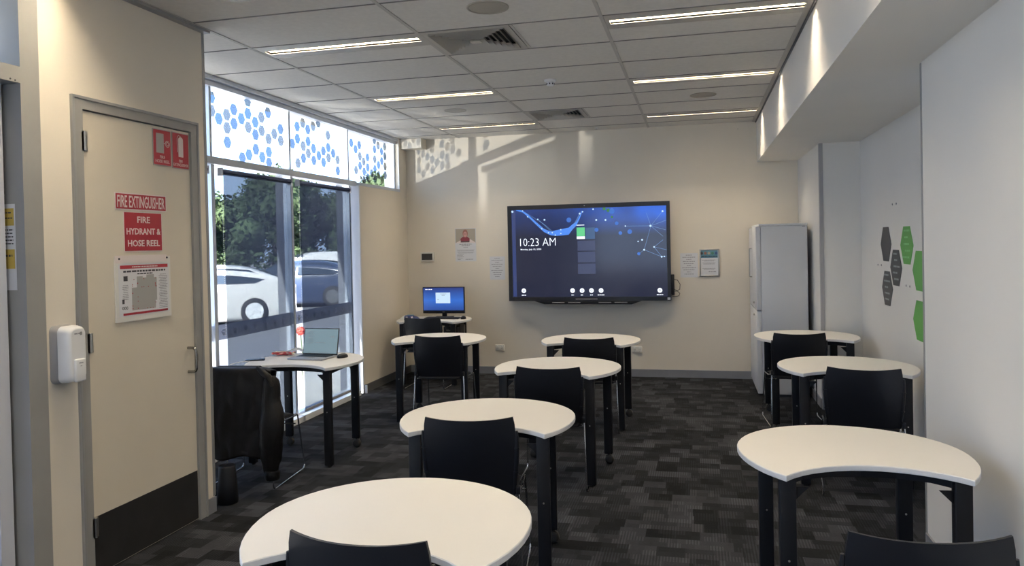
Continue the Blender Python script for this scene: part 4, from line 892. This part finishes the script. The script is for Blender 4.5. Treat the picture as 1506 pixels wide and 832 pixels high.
# ------------------------------------------------------------------ crescent tables
ZT = .765
def outline(s=1.0, k=40):
    a, b1, b2 = .456, .456, .54; cxn, cyn = .335, -.372
    pts = []
    t0 = math.asin(-cyn / b2)                                      # lower right corner angle
    a0 = -t0
    for i in range(k + 1):
        t = a0 + (PI + 2 * t0) * i / k
        pts.append((a * math.cos(t), (b1 if math.sin(t) > 0 else b2) * math.sin(t)))
    x0, y0 = pts[-1]; x1, y1 = pts[0]; sag = .165; hw = (x1 - x0) / 2; rad = (hw * hw + sag * sag) / (2 * sag)
    th = math.asin(hw / rad); cc = y0 + sag - rad
    for i in range(1, 14):
        t = -th + 2 * th * i / 14; pts.append((rad * math.sin(t), cc + rad * math.cos(t)))
    return [(x * s, y * s) for x, y in pts]
def make_table():
    t = thing('crescent_table', cat='table', group='white crescent tables')
    o_ = outline()
    top = MB(); N = len(o_)
    def ins(d): 
        r = []
        for i in range(N):
            p = Vector(o_[i]); a = Vector(o_[i - 1]); b_ = Vector(o_[(i + 1) % N]); t_ = (b_ - a).normalized(); nn = Vector((-t_.y, t_.x)); r.append(p + nn * d)
        return r
    L = [(ins(.002), ZT - .0225), (ins(0), ZT - .0205), (ins(0), ZT - .003), (ins(.0025), ZT)]
    vs = [(p.x, p.y, z) for g, z in L for p in g]
    for i in range(3): top.add(vs, [(i * N + j, i * N + (j + 1) % N, (i + 1) * N + (j + 1) % N, (i + 1) * N + j) for j in range(N)], False, 1)
    top.add(vs, [tuple(3 * N + j for j in range(N))], False, 0); top.add(vs, [tuple(range(N - 1, -1, -1))], False, 1)
    obj('table_top', top, [LAMINATE, LAMEDGE], t)
    f = MB(); pz0, pz1 = ZT - .062, ZT - .0225
    corners = [(-.315, -.300), (-.30, .265), (.30, .265), (.315, -.300)]
    ip = [(-.325, -.285), (-.245, -.20), (-.13, -.155), (0, -.14), (.13, -.155), (.245, -.20), (.325, -.285)]
    def bar(a, b_, w=.025):
        a, b_ = Vector(a), Vector(b_); d = (b_ - a).normalized(); nn = Vector((-d.y, d.x)) * w / 2
        f.prism([tuple(a - nn), tuple(b_ - nn), tuple(b_ + nn), tuple(a + nn)], pz0, pz1)
    for i in range(len(ip) - 1): bar(ip[i], ip[i + 1])
    bar((-.315, -.28), (-.30, .265)); bar((.315, -.28), (.30, .265)); bar((-.30, .265), (.30, .265))
    obj('under_frame', f, BLACKMET, t)
    for i, (x, y) in enumerate(corners):
        front = y < 0; w = .031
        l_ = MB().bbox(x - w, x + w, y - .020, y + .020, 0.012 if front else .075, ZT - .0225, .004)
        lg = obj('leg', l_, BLACKMET, t)
        g = MB(); s = 1 if x < 0 else -1
        g.prism([(x + s * w, pz0), (x + s * (w + .05), pz0), (x + s * w, pz0 - .05)], -.004, .004, (0, y, 0), (1, 0, 0), (0, 0, 1), (0, 1, 0)); obj('gusset', g, BLACKMET, lg)
        obj('leg_screw', MB().lathe([(.0045, 0), (.0045, -.002)], (x, y - .020, .42), 'y', 8), STEEL, lg)
        if front: obj('foot', MB().lathe([(.014, 0), (.014, .012)], (x, y, 0), 'z', 12), RUBBER, lg)
        else:
            c = MB().lathe([(.012, -.020), (.028, -.020), (.033, -.013), (.033, .013), (.028, .020), (.012, .020)], (x + .006, y, .033), 'y', 18)
            c.tube([(x, y, .076), (x, y, .06)], .008, 8).bbox(x - .019, x + .019, y - .012, y + .03, .048, .066, .004)
            obj('caster', c, RUBBER, lg)
    return t
TABLES = [
    ((.612, 3.405), 5, 'white crescent table in right foreground, against the white pillar'),
    ((1.003, 5.68), 0, 'white crescent table in right row, second from the camera'),
    ((.962, 7.39), 3, 'white crescent table in right row, farthest, beside the steel cabinet'),
    ((-.985, 2.30), 5, 'white crescent table nearest the camera, cut by bottom edge'),
    ((-1.08, 3.81), 6, 'white crescent table in centre row, second from the camera'),
    ((-1.00, 5.435), -7, 'white crescent table in centre row, third from the camera'),
    ((-.97, 6.975), -3, 'white crescent table farthest in centre row, below the display'),
    ((-2.45, 6.955), 4, 'white crescent table in front of the computer desk'),
    ((-3.15, 8.78), 3, 'white crescent table in far left corner carrying the computer monitor'),
    ((-3.075, 5.50), 3, 'white crescent table by the windows carrying the open laptop'),
]
tproto = make_table()
for i, ((x, y), a, lb) in enumerate(TABLES):
    t = tproto if i == 0 else copy_tree(tproto)
    t.location = (x, y, 0); t.rotation_euler = (0, 0, R(a)); t['label'] = lb

# ------------------------------------------------------------------ chairs
def make_chair():
    """origin on the floor below the top of the backrest, sitter faces +y"""
    t = thing('sled_chair', cat='chair', group='black plastic sled-base chairs')
    # back shell
    def back(u, v, off):
        # v: 0 bottom..1 top
        z = .455 + .375 * v
        hw = (.200 + .022 * math.sin(min(1, v * 1.15) * PI * .5)) - .010 * max(0, (v - .8) / .2) ** 2
        x = (u * 2 - 1) * hw
        curve = .045 * (x / .22) ** 2
        z += .013 * (abs(x) / .22) ** 2.5 * v if v > .5 else 0
        y = .085 * (1 - v) ** 1.1 + curve * (.5 + .5 * v) - .038
        y -= .012 * math.sin(v * PI)
        return Vector((x, y + off, z))
    nu, nv = 16, 10; mb = MB(); th = .011
    A = [back(i / nu, j / nv, 0) for j in range(nv + 1) for i in range(nu + 1)]; Bv = [back(i / nu, j / nv, th) for j in range(nv + 1) for i in range(nu + 1)]
    w = nu + 1; n0 = len(A); fs = []
    for j in range(nv):
        for i in range(nu):
            a = j * w + i; fs += [(a, a + 1, a + w + 1, a + w), (n0 + a + w, n0 + a + w + 1, n0 + a + 1, n0 + a)]
    mb.add(A + Bv, fs, True)
    e = []
    for i in range(nu): e += [(n0 + i, n0 + i + 1, i + 1, i), (nv * w + i, nv * w + i + 1, n0 + nv * w + i + 1, n0 + nv * w + i)]
    for j in range(nv): e += [(j * w, (j + 1) * w, n0 + (j + 1) * w, n0 + j * w), (n0 + j * w + nu, n0 + (j + 1) * w + nu, (j + 1) * w + nu, j * w + nu)]
    mb.add(A + Bv, e, False)
    obj('backrest', mb, BLACKPL, t)
    for s in (-1, 1):
        m = MB(); pts = [back(1 if s > 0 else 0, v, .006) + Vector((s * .006, .002, 0)) for v in (.0, .15, .3, .45, .6, .72, .82)]
        m.tube(pts, [.011, .012, .013, .013, .012, .010, .006], 8); m.tube([pts[2] + Vector((0, 0, -.004)), pts[2] + Vector((0, 0, .004))], .0155, 8).tube([pts[4] + Vector((0, 0, -.003)), pts[4] + Vector((0, 0, .003))], .0145, 8)
        obj('side_rail', m, BLACKPL, t)
    # seat
    def seat(u, v, top):
        x = (u * 2 - 1) * (.215 - .012 * (2 * v - 1) ** 4); y = .045 + .42 * v
        edge = max(abs(u * 2 - 1), abs(v * 2 - 1)) ** 6
        z = .452 + .018 * math.cos((u * 2 - 1) * 1.2) * (0.3 + .7 * math.sin(PI * min(1, v + .15))) - .022 * max(0, (v - .75) / .25) ** 2 - .012 * edge
        return Vector((x, y, z)) if top else Vector((x * .97, y, .437 - .012 * math.cos((u * 2 - 1) * 1.4) - .012 * max(0, (v - .75) / .25)))
    m = MB(); nu, nv = 12, 12; w = nu + 1
    A = [seat(i / nu, j / nv, True) for j in range(nv + 1) for i in range(nu + 1)]; Bv = [seat(i / nu, j / nv, False) for j in range(nv + 1) for i in range(nu + 1)]; n0 = len(A); fs = []
    for j in range(nv):
        for i in range(nu): a = j * w + i; fs += [(a, a + 1, a + w + 1, a + w), (n0 + a + w, n0 + a + w + 1, n0 + a + 1, n0 + a)]
    for i in range(nu): fs += [(n0 + i, n0 + i + 1, i + 1, i), (nv * w + i, nv * w + i + 1, n0 + nv * w + i + 1, n0 + nv * w + i)]
    for j in range(nv): fs += [(j * w, (j + 1) * w, n0 + (j + 1) * w, n0 + j * w), (n0 + j * w + nu, n0 + (j + 1) * w + nu, (j + 1) * w + nu, j * w + nu)]
    m.add(A + Bv, fs, True); obj('seat', m, BLACKPL2, t)
    for s in (-1, 1):
        X = s * .245; r = .0058
        p = [(s * .228, .045, .49), (s * .234, .040, .40), (X, -.005, r), (X, .53, r), (s * .228, .455, .425), (s * .228, .045, .452)]
        p = round_path(p[:5], .045, 5) + round_path([p[4], (s * .228, .25, .432), (s * .226, .05, .47)], .02, 3)[1:]
        m = MB(); m.tube(p, r, 8); leg = obj('sled_frame', m, CHROME, t)
        obj('bracket', MB().bbox(s * .228 - .010, s * .228 + .010, .03, .06, .462, .50, .003), BLACKPL, leg)
        obj('glide', MB().bbox(X - .008, X + .008, .03, .06, .0, .007, .002).bbox(X - .008, X + .008, .45, .48, .0, .007, .002), RUBBER, leg)
    obj('cross_bar', MB().tube([(-.236, .40, .37), (.236, .40, .37)], .005, 8).tube([(-.23, .10, .425), (.23, .10, .425)], .005, 8), CHROME, t)
    return t
CHAIRS = [
    ((.612, 2.275), 6, 'black plastic chair at bottom right corner, only its top in view'),
    ((1.008, 5.12), -6.5, 'black plastic chair behind right foreground table, at second right table'),
    ((.857, 6.96), 3.7, 'black plastic chair at farthest table of right row'),
    ((-.958, 1.965), -1, 'black plastic chair at bottom centre, tucked into the nearest table'),
    ((-1.074, 3.44), 8.6, 'black plastic chair with bluish sheen, at second centre table'),
    ((-.981, 4.94), 2.6, 'black plastic chair at third table of centre row'),
    ((-.925, 6.51), 4.2, 'black plastic chair at farthest centre table under the display'),
    ((-2.331, 6.555), 4, 'black plastic chair at table in front of the computer desk'),
    ((-3.10, 8.21), 1.6, 'black plastic chair at computer desk in far left corner'),
    ((-3.105, 4.605), 6, 'black sled chair under the jacket at laptop table'),
]
cproto = make_chair()
for i, ((x, y), a, lb) in enumerate(CHAIRS):
    t = cproto if i == 0 else copy_tree(cproto)
    t.location = (x, y, 0); t.rotation_euler = (0, 0, R(a)); t['label'] = lb

# ------------------------------------------------------------------ jacket over the window chair
t = thing('jacket', 'black leather jacket draped over the chair at laptop table', 'jacket', (-3.105, 4.605, .25), R(6))
bz = -.25
def jk(u, v, off=0):
    x = (u * 2 - 1) * (.245 + .02 * math.sin(v * PI))
    # path: v 0 = front side low, up over the backrest, down the rear
    L = .62 + .0; s = v * 1.0
    if s < .22:  z = .62 + (s / .22) * .225; y = .055 + .01 * math.sin(s * 30)
    elif s < .32:
        a = (s - .22) / .10 * PI; z = .845 + .012 * math.sin(a); y = .055 * math.cos(a) * .9 - .02
    else: z = .845 - (s - .32) / .68 * .60; y = -.072 - .02 * (s - .32)
    fold = .007 * math.sin(x * 23 + z * 6) + .003 * math.sin(x * 61 - z * 13) + .020 * noise.noise(Vector((x * 7, z * 5, 3)))
    y += (-1 if s > .32 else .3) * (abs(fold) + .003) * min(1, abs(s - .27) * 6) + .03 * (x / .25) ** 2 * (1 if s > .3 else .3)
    if s > .95: z += .015 * math.sin(x * 20)
    z -= .018 * max(0, (abs(x) - .17) / .08) ** 2
    return Vector((x, y + off, z + bz))
m = MB(); m.grid(lambda u, v: jk(u, v), 40, 60); o = obj('jacket_body', m, LEATHER, t)
md = o.modifiers.new('th', 'SOLIDIFY'); md.thickness = .006; md.offset = 1
def sleeve(x, side, zt, zb, nm, y0=-.06):
    m = MB(); pts = []; rad = []; K = 26
    for i in range(K):
        q = i / (K - 1); z = zt + (zb - zt) * q
        pts.append((x + side * (.012 * math.sin(q * 5) + .02 * q * (1 - q)) , y0 - .018 * math.sin(q * 3) + .012 * math.sin(q * 9), z + bz))
        rad.append((.052 + .034 * math.sin(min(1, q * 1.6) * PI * .5) - .045 * max(0, q - .72) / .28) * (1 + .05 * math.sin(q * 40) * (q > .6) + .03 * math.sin(q * 17)) if 0 < i < K - 1 else .035)
    m.tube(pts, rad, 16)
    for k, v in enumerate(m.v):
        n_ = noise.noise(v * 9) * .014; c = Vector((x, y0, v.z)); d = (v - c); d.z = 0
        if d.length > 1e-4: m.v[k] = v + d.normalized() * n_; m.v[k].y = y0 + (m.v[k].y - y0) * .62
    s_ = obj(nm, m, LEATHER, t); return s_
s_ = sleeve(.262, 1, .80, .12, 'sleeve', -.055)
obj('cuff', MB().lathe([(.046, 0), (.050, .01), (.050, .05), (.047, .06)], (.268, -.062, .10 + bz), 'z', 16), LEATHER, s_)
s_ = sleeve(-.27, -1, .80, .16, 'sleeve', -.055)
m = MB(); m.tube([(.17, -.045, .858 + bz), (.22, -.07, .83 + bz), (.27, -.085, .80 + bz), (.295, -.09, .74 + bz)], [.012, .022, .022, .01], 10); obj('shoulder_tab', m, LEATHER, t)
m = MB(); m.grid(lambda u, v: Vector(((u * 2 - 1) * .15, .03 + .03 * math.cos(v * PI), .838 + .016 * math.sin(v * PI) - .25 * .0 + bz)), 12, 8); o = obj('collar', m, LEATHER, t)
md = o.modifiers.new('th', 'SOLIDIFY'); md.thickness = .006

# small black bin beside the partition end
t = thing('waste_bin', 'small black bin on carpet just past the partition end', 'bin', (-3.035, 4.36, 0))
obj('body', MB().lathe([(.050, 0), (.066, .004), (.062, .12), (.052, .235), (.047, .245), (.043, .24), (.052, .12), (.058, .012), (.001, .01)], (0, 0, 0), 'z', 24), BLACKPL2, t)
obj('rim', MB().lathe([(.046, .244), (.051, .247), (.052, .238)], (0, 0, 0), 'z', 24), BLACKPL, t)

# ------------------------------------------------------------------ things on the laptop table
ZS = ZT + .0005
t = thing('laptop', 'open silver laptop with pale blue screen on window table', 'laptop', (-3.075, 5.60, ZS), R(-4))
obj('base', MB().bbox(-.165, .165, -.115, .115, 0, .014, .004), mat('laptop_silver', (.42, .43, .45), .35, metal=.6), t)
kb = MB()
for r_ in range(5):
    for c in range(14): kb.box(-.142 + c * .0205, -.142 + c * .0205 + .017, .085 - r_ * .0205 - .017, .085 - r_ * .0205, .014, .0162)
obj('keyboard', kb, BLACKPL, t)
obj('trackpad', B(-.045, .045, -.095, -.03, .014, .0146), GREYPL, t)
a = R(12); LM = Matrix.Translation((0, .112, .012)) @ Matrix.Rotation(-a, 4, 'X')
lid = obj('lid', MB().bbox(-.165, .165, -.004, .004, 0, .222, .003).xf(LM), mat('lid_black', (.02, .02, .022), .4), t)
obj('screen', B(-.158, .158, -.0052, -.0042, .012, .214).xf(LM), emis('laptop_screen', (.24, .35, .40), .62), lid)
u_ = (LM.to_3x3() @ Vector((1, 0, 0))); v_ = (LM.to_3x3() @ Vector((0, 0, 1))); n_ = (LM.to_3x3() @ Vector((0, -1, 0)))
RT = ROOT[t.name]; oo = RT @ (LM @ Vector((0, -.0052, 0)))
lines([(-.10, .195 - k * .0095, random.uniform(.03, .09), .0022) for k in range(12)] + [(0, .10, .09, .003), (.11, .15, .03, .006), (0, .02, .20, .003)], GREYINK, lid, oo, RT.to_3x3() @ u_, RT.to_3x3() @ v_, RT.to_3x3() @ n_)
t = thing('mobile_phone', 'black mobile phone lying on left side of window table', 'phone', (-3.50, 5.44, ZS), R(-62))
obj('case', MB().bbox(-.037, .037, -.076, .076, 0, .010, .004), BLACKPL, t)
obj('screen', B(-.033, .033, -.071, .071, .010, .0106), mat('phone_glass', (.02, .035, .07), .08), t)
def mouse(label, loc, rz):
    t = thing('computer_mouse', label, 'mouse', loc, rz)
    N = 8; rings = []
    prof = [(.0, 1.0), (.012, 1.04), (.024, .9), (.032, .6), (.036, .2)]
    m = MB(); k = 20; vs = []
    for z, s in prof: vs += [(.031 * s * math.cos(2 * PI * j / k), .052 * s * math.sin(2 * PI * j / k) - .004 * (z / .036), z) for j in range(k)]
    m.add(vs, [(i * k + j, i * k + (j + 1) % k, (i + 1) * k + (j + 1) % k, (i + 1) * k + j) for i in range(len(prof) - 1) for j in range(k)], True)
    m.add(vs, [tuple((len(prof) - 1) * k + j for j in range(k)), tuple(range(k - 1, -1, -1))], True)
    obj('shell', m, BLACKPL, t)
    obj('scroll_wheel', MB().lathe([(.007, -.003), (.007, .003)], (0, .022, .030), 'x', 12), GREYPL, t)
    return t
mouse('small black mouse on window table, right of laptop', (-2.835, 5.66, ZS), R(-20))
t = thing('lanyard', 'tangled red and white lanyard behind the phone, beside laptop', 'lanyard', (-3.40, 5.72, ZS))
LR = mat('lanyard_red', (.42, .05, .05), .7); LW = mat('lanyard_white', (.62, .58, .48), .7)
for nm, m_, sd_ in (('red_cord', LR, 1), ('white_cord', LW, 2), ('red_cord', LR, 3)):
    rr_ = random.Random(sd_); pts = [(.115 * math.cos(i * .61 + sd_) * rr_.uniform(.5, 1), .05 * math.sin(i * .83 + sd_) * rr_.uniform(.4, 1), .010 + .018 * rr_.random()) for i in range(26)]
    obj(nm, MB().tube(round_path(pts, .02, 3), .0055, 5), m_, t)
t = thing('clear_wrapper', 'crumpled clear plastic wrapper behind the lanyard', 'wrapper', (-3.36, 5.86, ZS))
m = MB(); m.grid(lambda u, v: Vector(((u - .5) * .2, (v - .5) * .07, .004 + .035 * abs(noise.noise(Vector((u * 4, v * 3, 1)))) + .02 * math.sin(u * PI))), 14, 6); obj('film', m, mat('wrapper_film', (.55, .57, .56), .25), t)
t = thing('charging_cable', 'thin white cable hanging from left end of window table', 'cable')
obj('cord', MB().tube([(-3.50, 5.36, .772), (-3.55, 5.30, .772), (-3.57, 5.20, .768), (-3.575, 5.14, .70), (-3.57, 5.12, .60), (-3.56, 5.12, .35), (-3.58, 5.15, .01)], .003, 6), OFFWHITE, t, True)
obj('plug', MB().bbox(-3.586, -3.564, 5.11, 5.13, .60, .66, .004), WHITEPL, t, True)

# ------------------------------------------------------------------ computer desk
t = thing('computer_monitor', 'black computer monitor with blue screen on corner table', 'monitor', (-3.10, 8.98, ZS), R(2))
obj('stand_base', MB().bbox(-.11, .11, -.07, .09, 0, .010, .004), BLACKPL, t)
obj('stand_neck', MB().bbox(-.03, .03, .03, .05, .010, .16, .004), BLACKPL, t)
hs = obj('housing', MB().bbox(-.272, .272, .0, .034, .050, .382, .005), BLACKPL, t)
MSC = mat('monitor_picture', (.01, .01, .02), .2, emit=(.028, .10, .42), estr=.9)
nt = MSC.node_tree; tc = nt.nodes.new('ShaderNodeTexCoord'); sx = nt.nodes.new('ShaderNodeSeparateXYZ'); rp = nt.nodes.new('ShaderNodeValToRGB')
nt.links.new(tc.outputs['Generated'], sx.inputs[0]); nt.links.new(sx.outputs['Z'], rp.inputs[0]); nt.links.new(rp.outputs[0], nt.nodes['Principled BSDF'].inputs['Emission Color'])
rp.color_ramp.elements[0].color = (.02, .06, .26, 1); rp.color_ramp.elements[1].color = (.015, .03, .16, 1); e = rp.color_ramp.elements.new(.45); e.color = (.025, .13, .55, 1)
obj('screen', B(-.262, .262, -.0012, .0002, .088, .374), MSC, hs)
RT = ROOT[t.name]; uu = RT.to_3x3() @ Vector((1, 0, 0)); nn = RT.to_3x3() @ Vector((0, -1, 0)); ww = Vector((0, 0, 1)); oo = RT @ Vector((0, -.0012, 0))
obj('login_box', MB().prism(rect(-.10, .09, .178, .312), 0, .001, oo, uu, ww, nn), emis('login_pale', (.50, .66, .80), .95), hs, True)
lines([(-.19, .352, .09, .009)], EW, hs, oo, uu, ww, nn, 'screen_logo'); lines([(0, .295, .08, .004), (0, .278, .04, .006), (-.07, .225, .008, .008)], ES, hs, oo + nn * .001, uu, ww, nn)
lines([(0, .068, .03, .005)], STEEL, hs, RT @ Vector((0, 0, 0)), uu, ww, nn, 'bezel_mark')
t = thing('keyboard', 'black keyboard in front of the computer monitor', 'keyboard', (-3.06, 8.82, ZS), R(2))
obj('case', MB().bbox(-.22, .22, -.065, .065, 0, .014, .004), BLACKPL, t)
kb = MB()
for r_ in range(5):
    for c in range(20): kb.box(-.208 + c * .0209, -.208 + c * .0209 + .018, .052 - r_ * .0215 - .018, .052 - r_ * .0215, .014, .018)
obj('keys', kb, BLACKPL2, t)
mouse('black mouse on corner table, right of keyboard', (-2.785, 8.80, ZS), 0)
t = thing('wipes_packet', 'dark blue and white packet of wipes on corner table', 'packet', (-3.43, 8.66, ZS), R(6))
def pk(u, v, top):
    x = (u * 2 - 1) * .125; y = (v * 2 - 1) * .06; e = (1 - abs(u * 2 - 1) ** 3) * (1 - abs(v * 2 - 1) ** 4)
    return Vector((x, y, .004 + (.055 * e + .006 * noise.noise(Vector((x * 20, y * 20, 0))) * e if top else 0)))
for nm, a_, b_, m_ in (('blue_wrap', .28, 1.0, mat('wipes_blue', (.02, .035, .13), .35)), ('white_wrap', .0, .28, mat('wipes_white', (.7, .71, .68), .4))):
    m = MB(); m.grid(lambda u, v: pk(a_ + (b_ - a_) * u, v, True), 14, 10); m.grid(lambda u, v: pk(a_ + (b_ - a_) * (1 - u), v, False), 14, 10); obj(nm, m, m_, t)
st = MB()
for x in (-.02, .045):
    st.prism([(x + (.02 if k % 2 else .008) * math.cos(k * PI / 4 + .39), .036 + (.02 if k % 2 else .008) * math.sin(k * PI / 4 + .39)) for k in range(8)], 0, .001, (0, -.058, 0), (1, 0, 0), (0, 0, 1), (0, -1, 0))
obj('printed_stars', st, SIGNWHITE, t)
obj('lid_flap', MB().bbox(-.03, .05, -.022, .022, .055, .063, .003), mat('lid_teal', (.10, .28, .36), .3), t)
t = thing('desktop_computer', 'black desktop computer hung beneath corner table, right of chair', 'computer', (-2.86, 8.82, .52))
obj('case', MB().bbox(-3.00, -2.82, 8.66, 8.98, .50, .680, .006), BLACKPL, t, True)
obj('front_vent', MB().box(-2.985, -2.835, 8.657, 8.660, .60, .606).box(-2.985, -2.835, 8.657, 8.660, .58, .586), BLACKPL2, t, True)
obj('badge', B(-2.96, -2.90, 8.657, 8.660, .63, .65), STEEL, t, True)
obj('hanger', MB().box(-3.006, -3.001, 8.74, 8.90, .495, .74).box(-2.819, -2.814, 8.74, 8.90, .495, .74).box(-3.006, -2.814, 8.74, 8.90, .493, .498), BLACKMET, t, True)

# small joined print, keys and blades: too small in the photograph to pick apart
for o in COL.objects:
    b_ = o.name.split('.')[0]
    if b_ in ('printed_text', 'louvre', 'chalk_text', 'plan_markers', 'keys', 'header_text', 'title_text', 'icon_caption', 'paw_marks', 'network_lines', 'light_dots', 'glow_dots', 'green_dots', 'pen_slots', 'lever_mark', 'printed_mark', 'screen_logo', 'wall_plugs', 'printed_stars', 'sensor_slots', 'bezel_mark', 'fixing_screws') or (b_ == 'keyboard' and o.type == 'MESH'):
        o['kind'] = 'stuff'
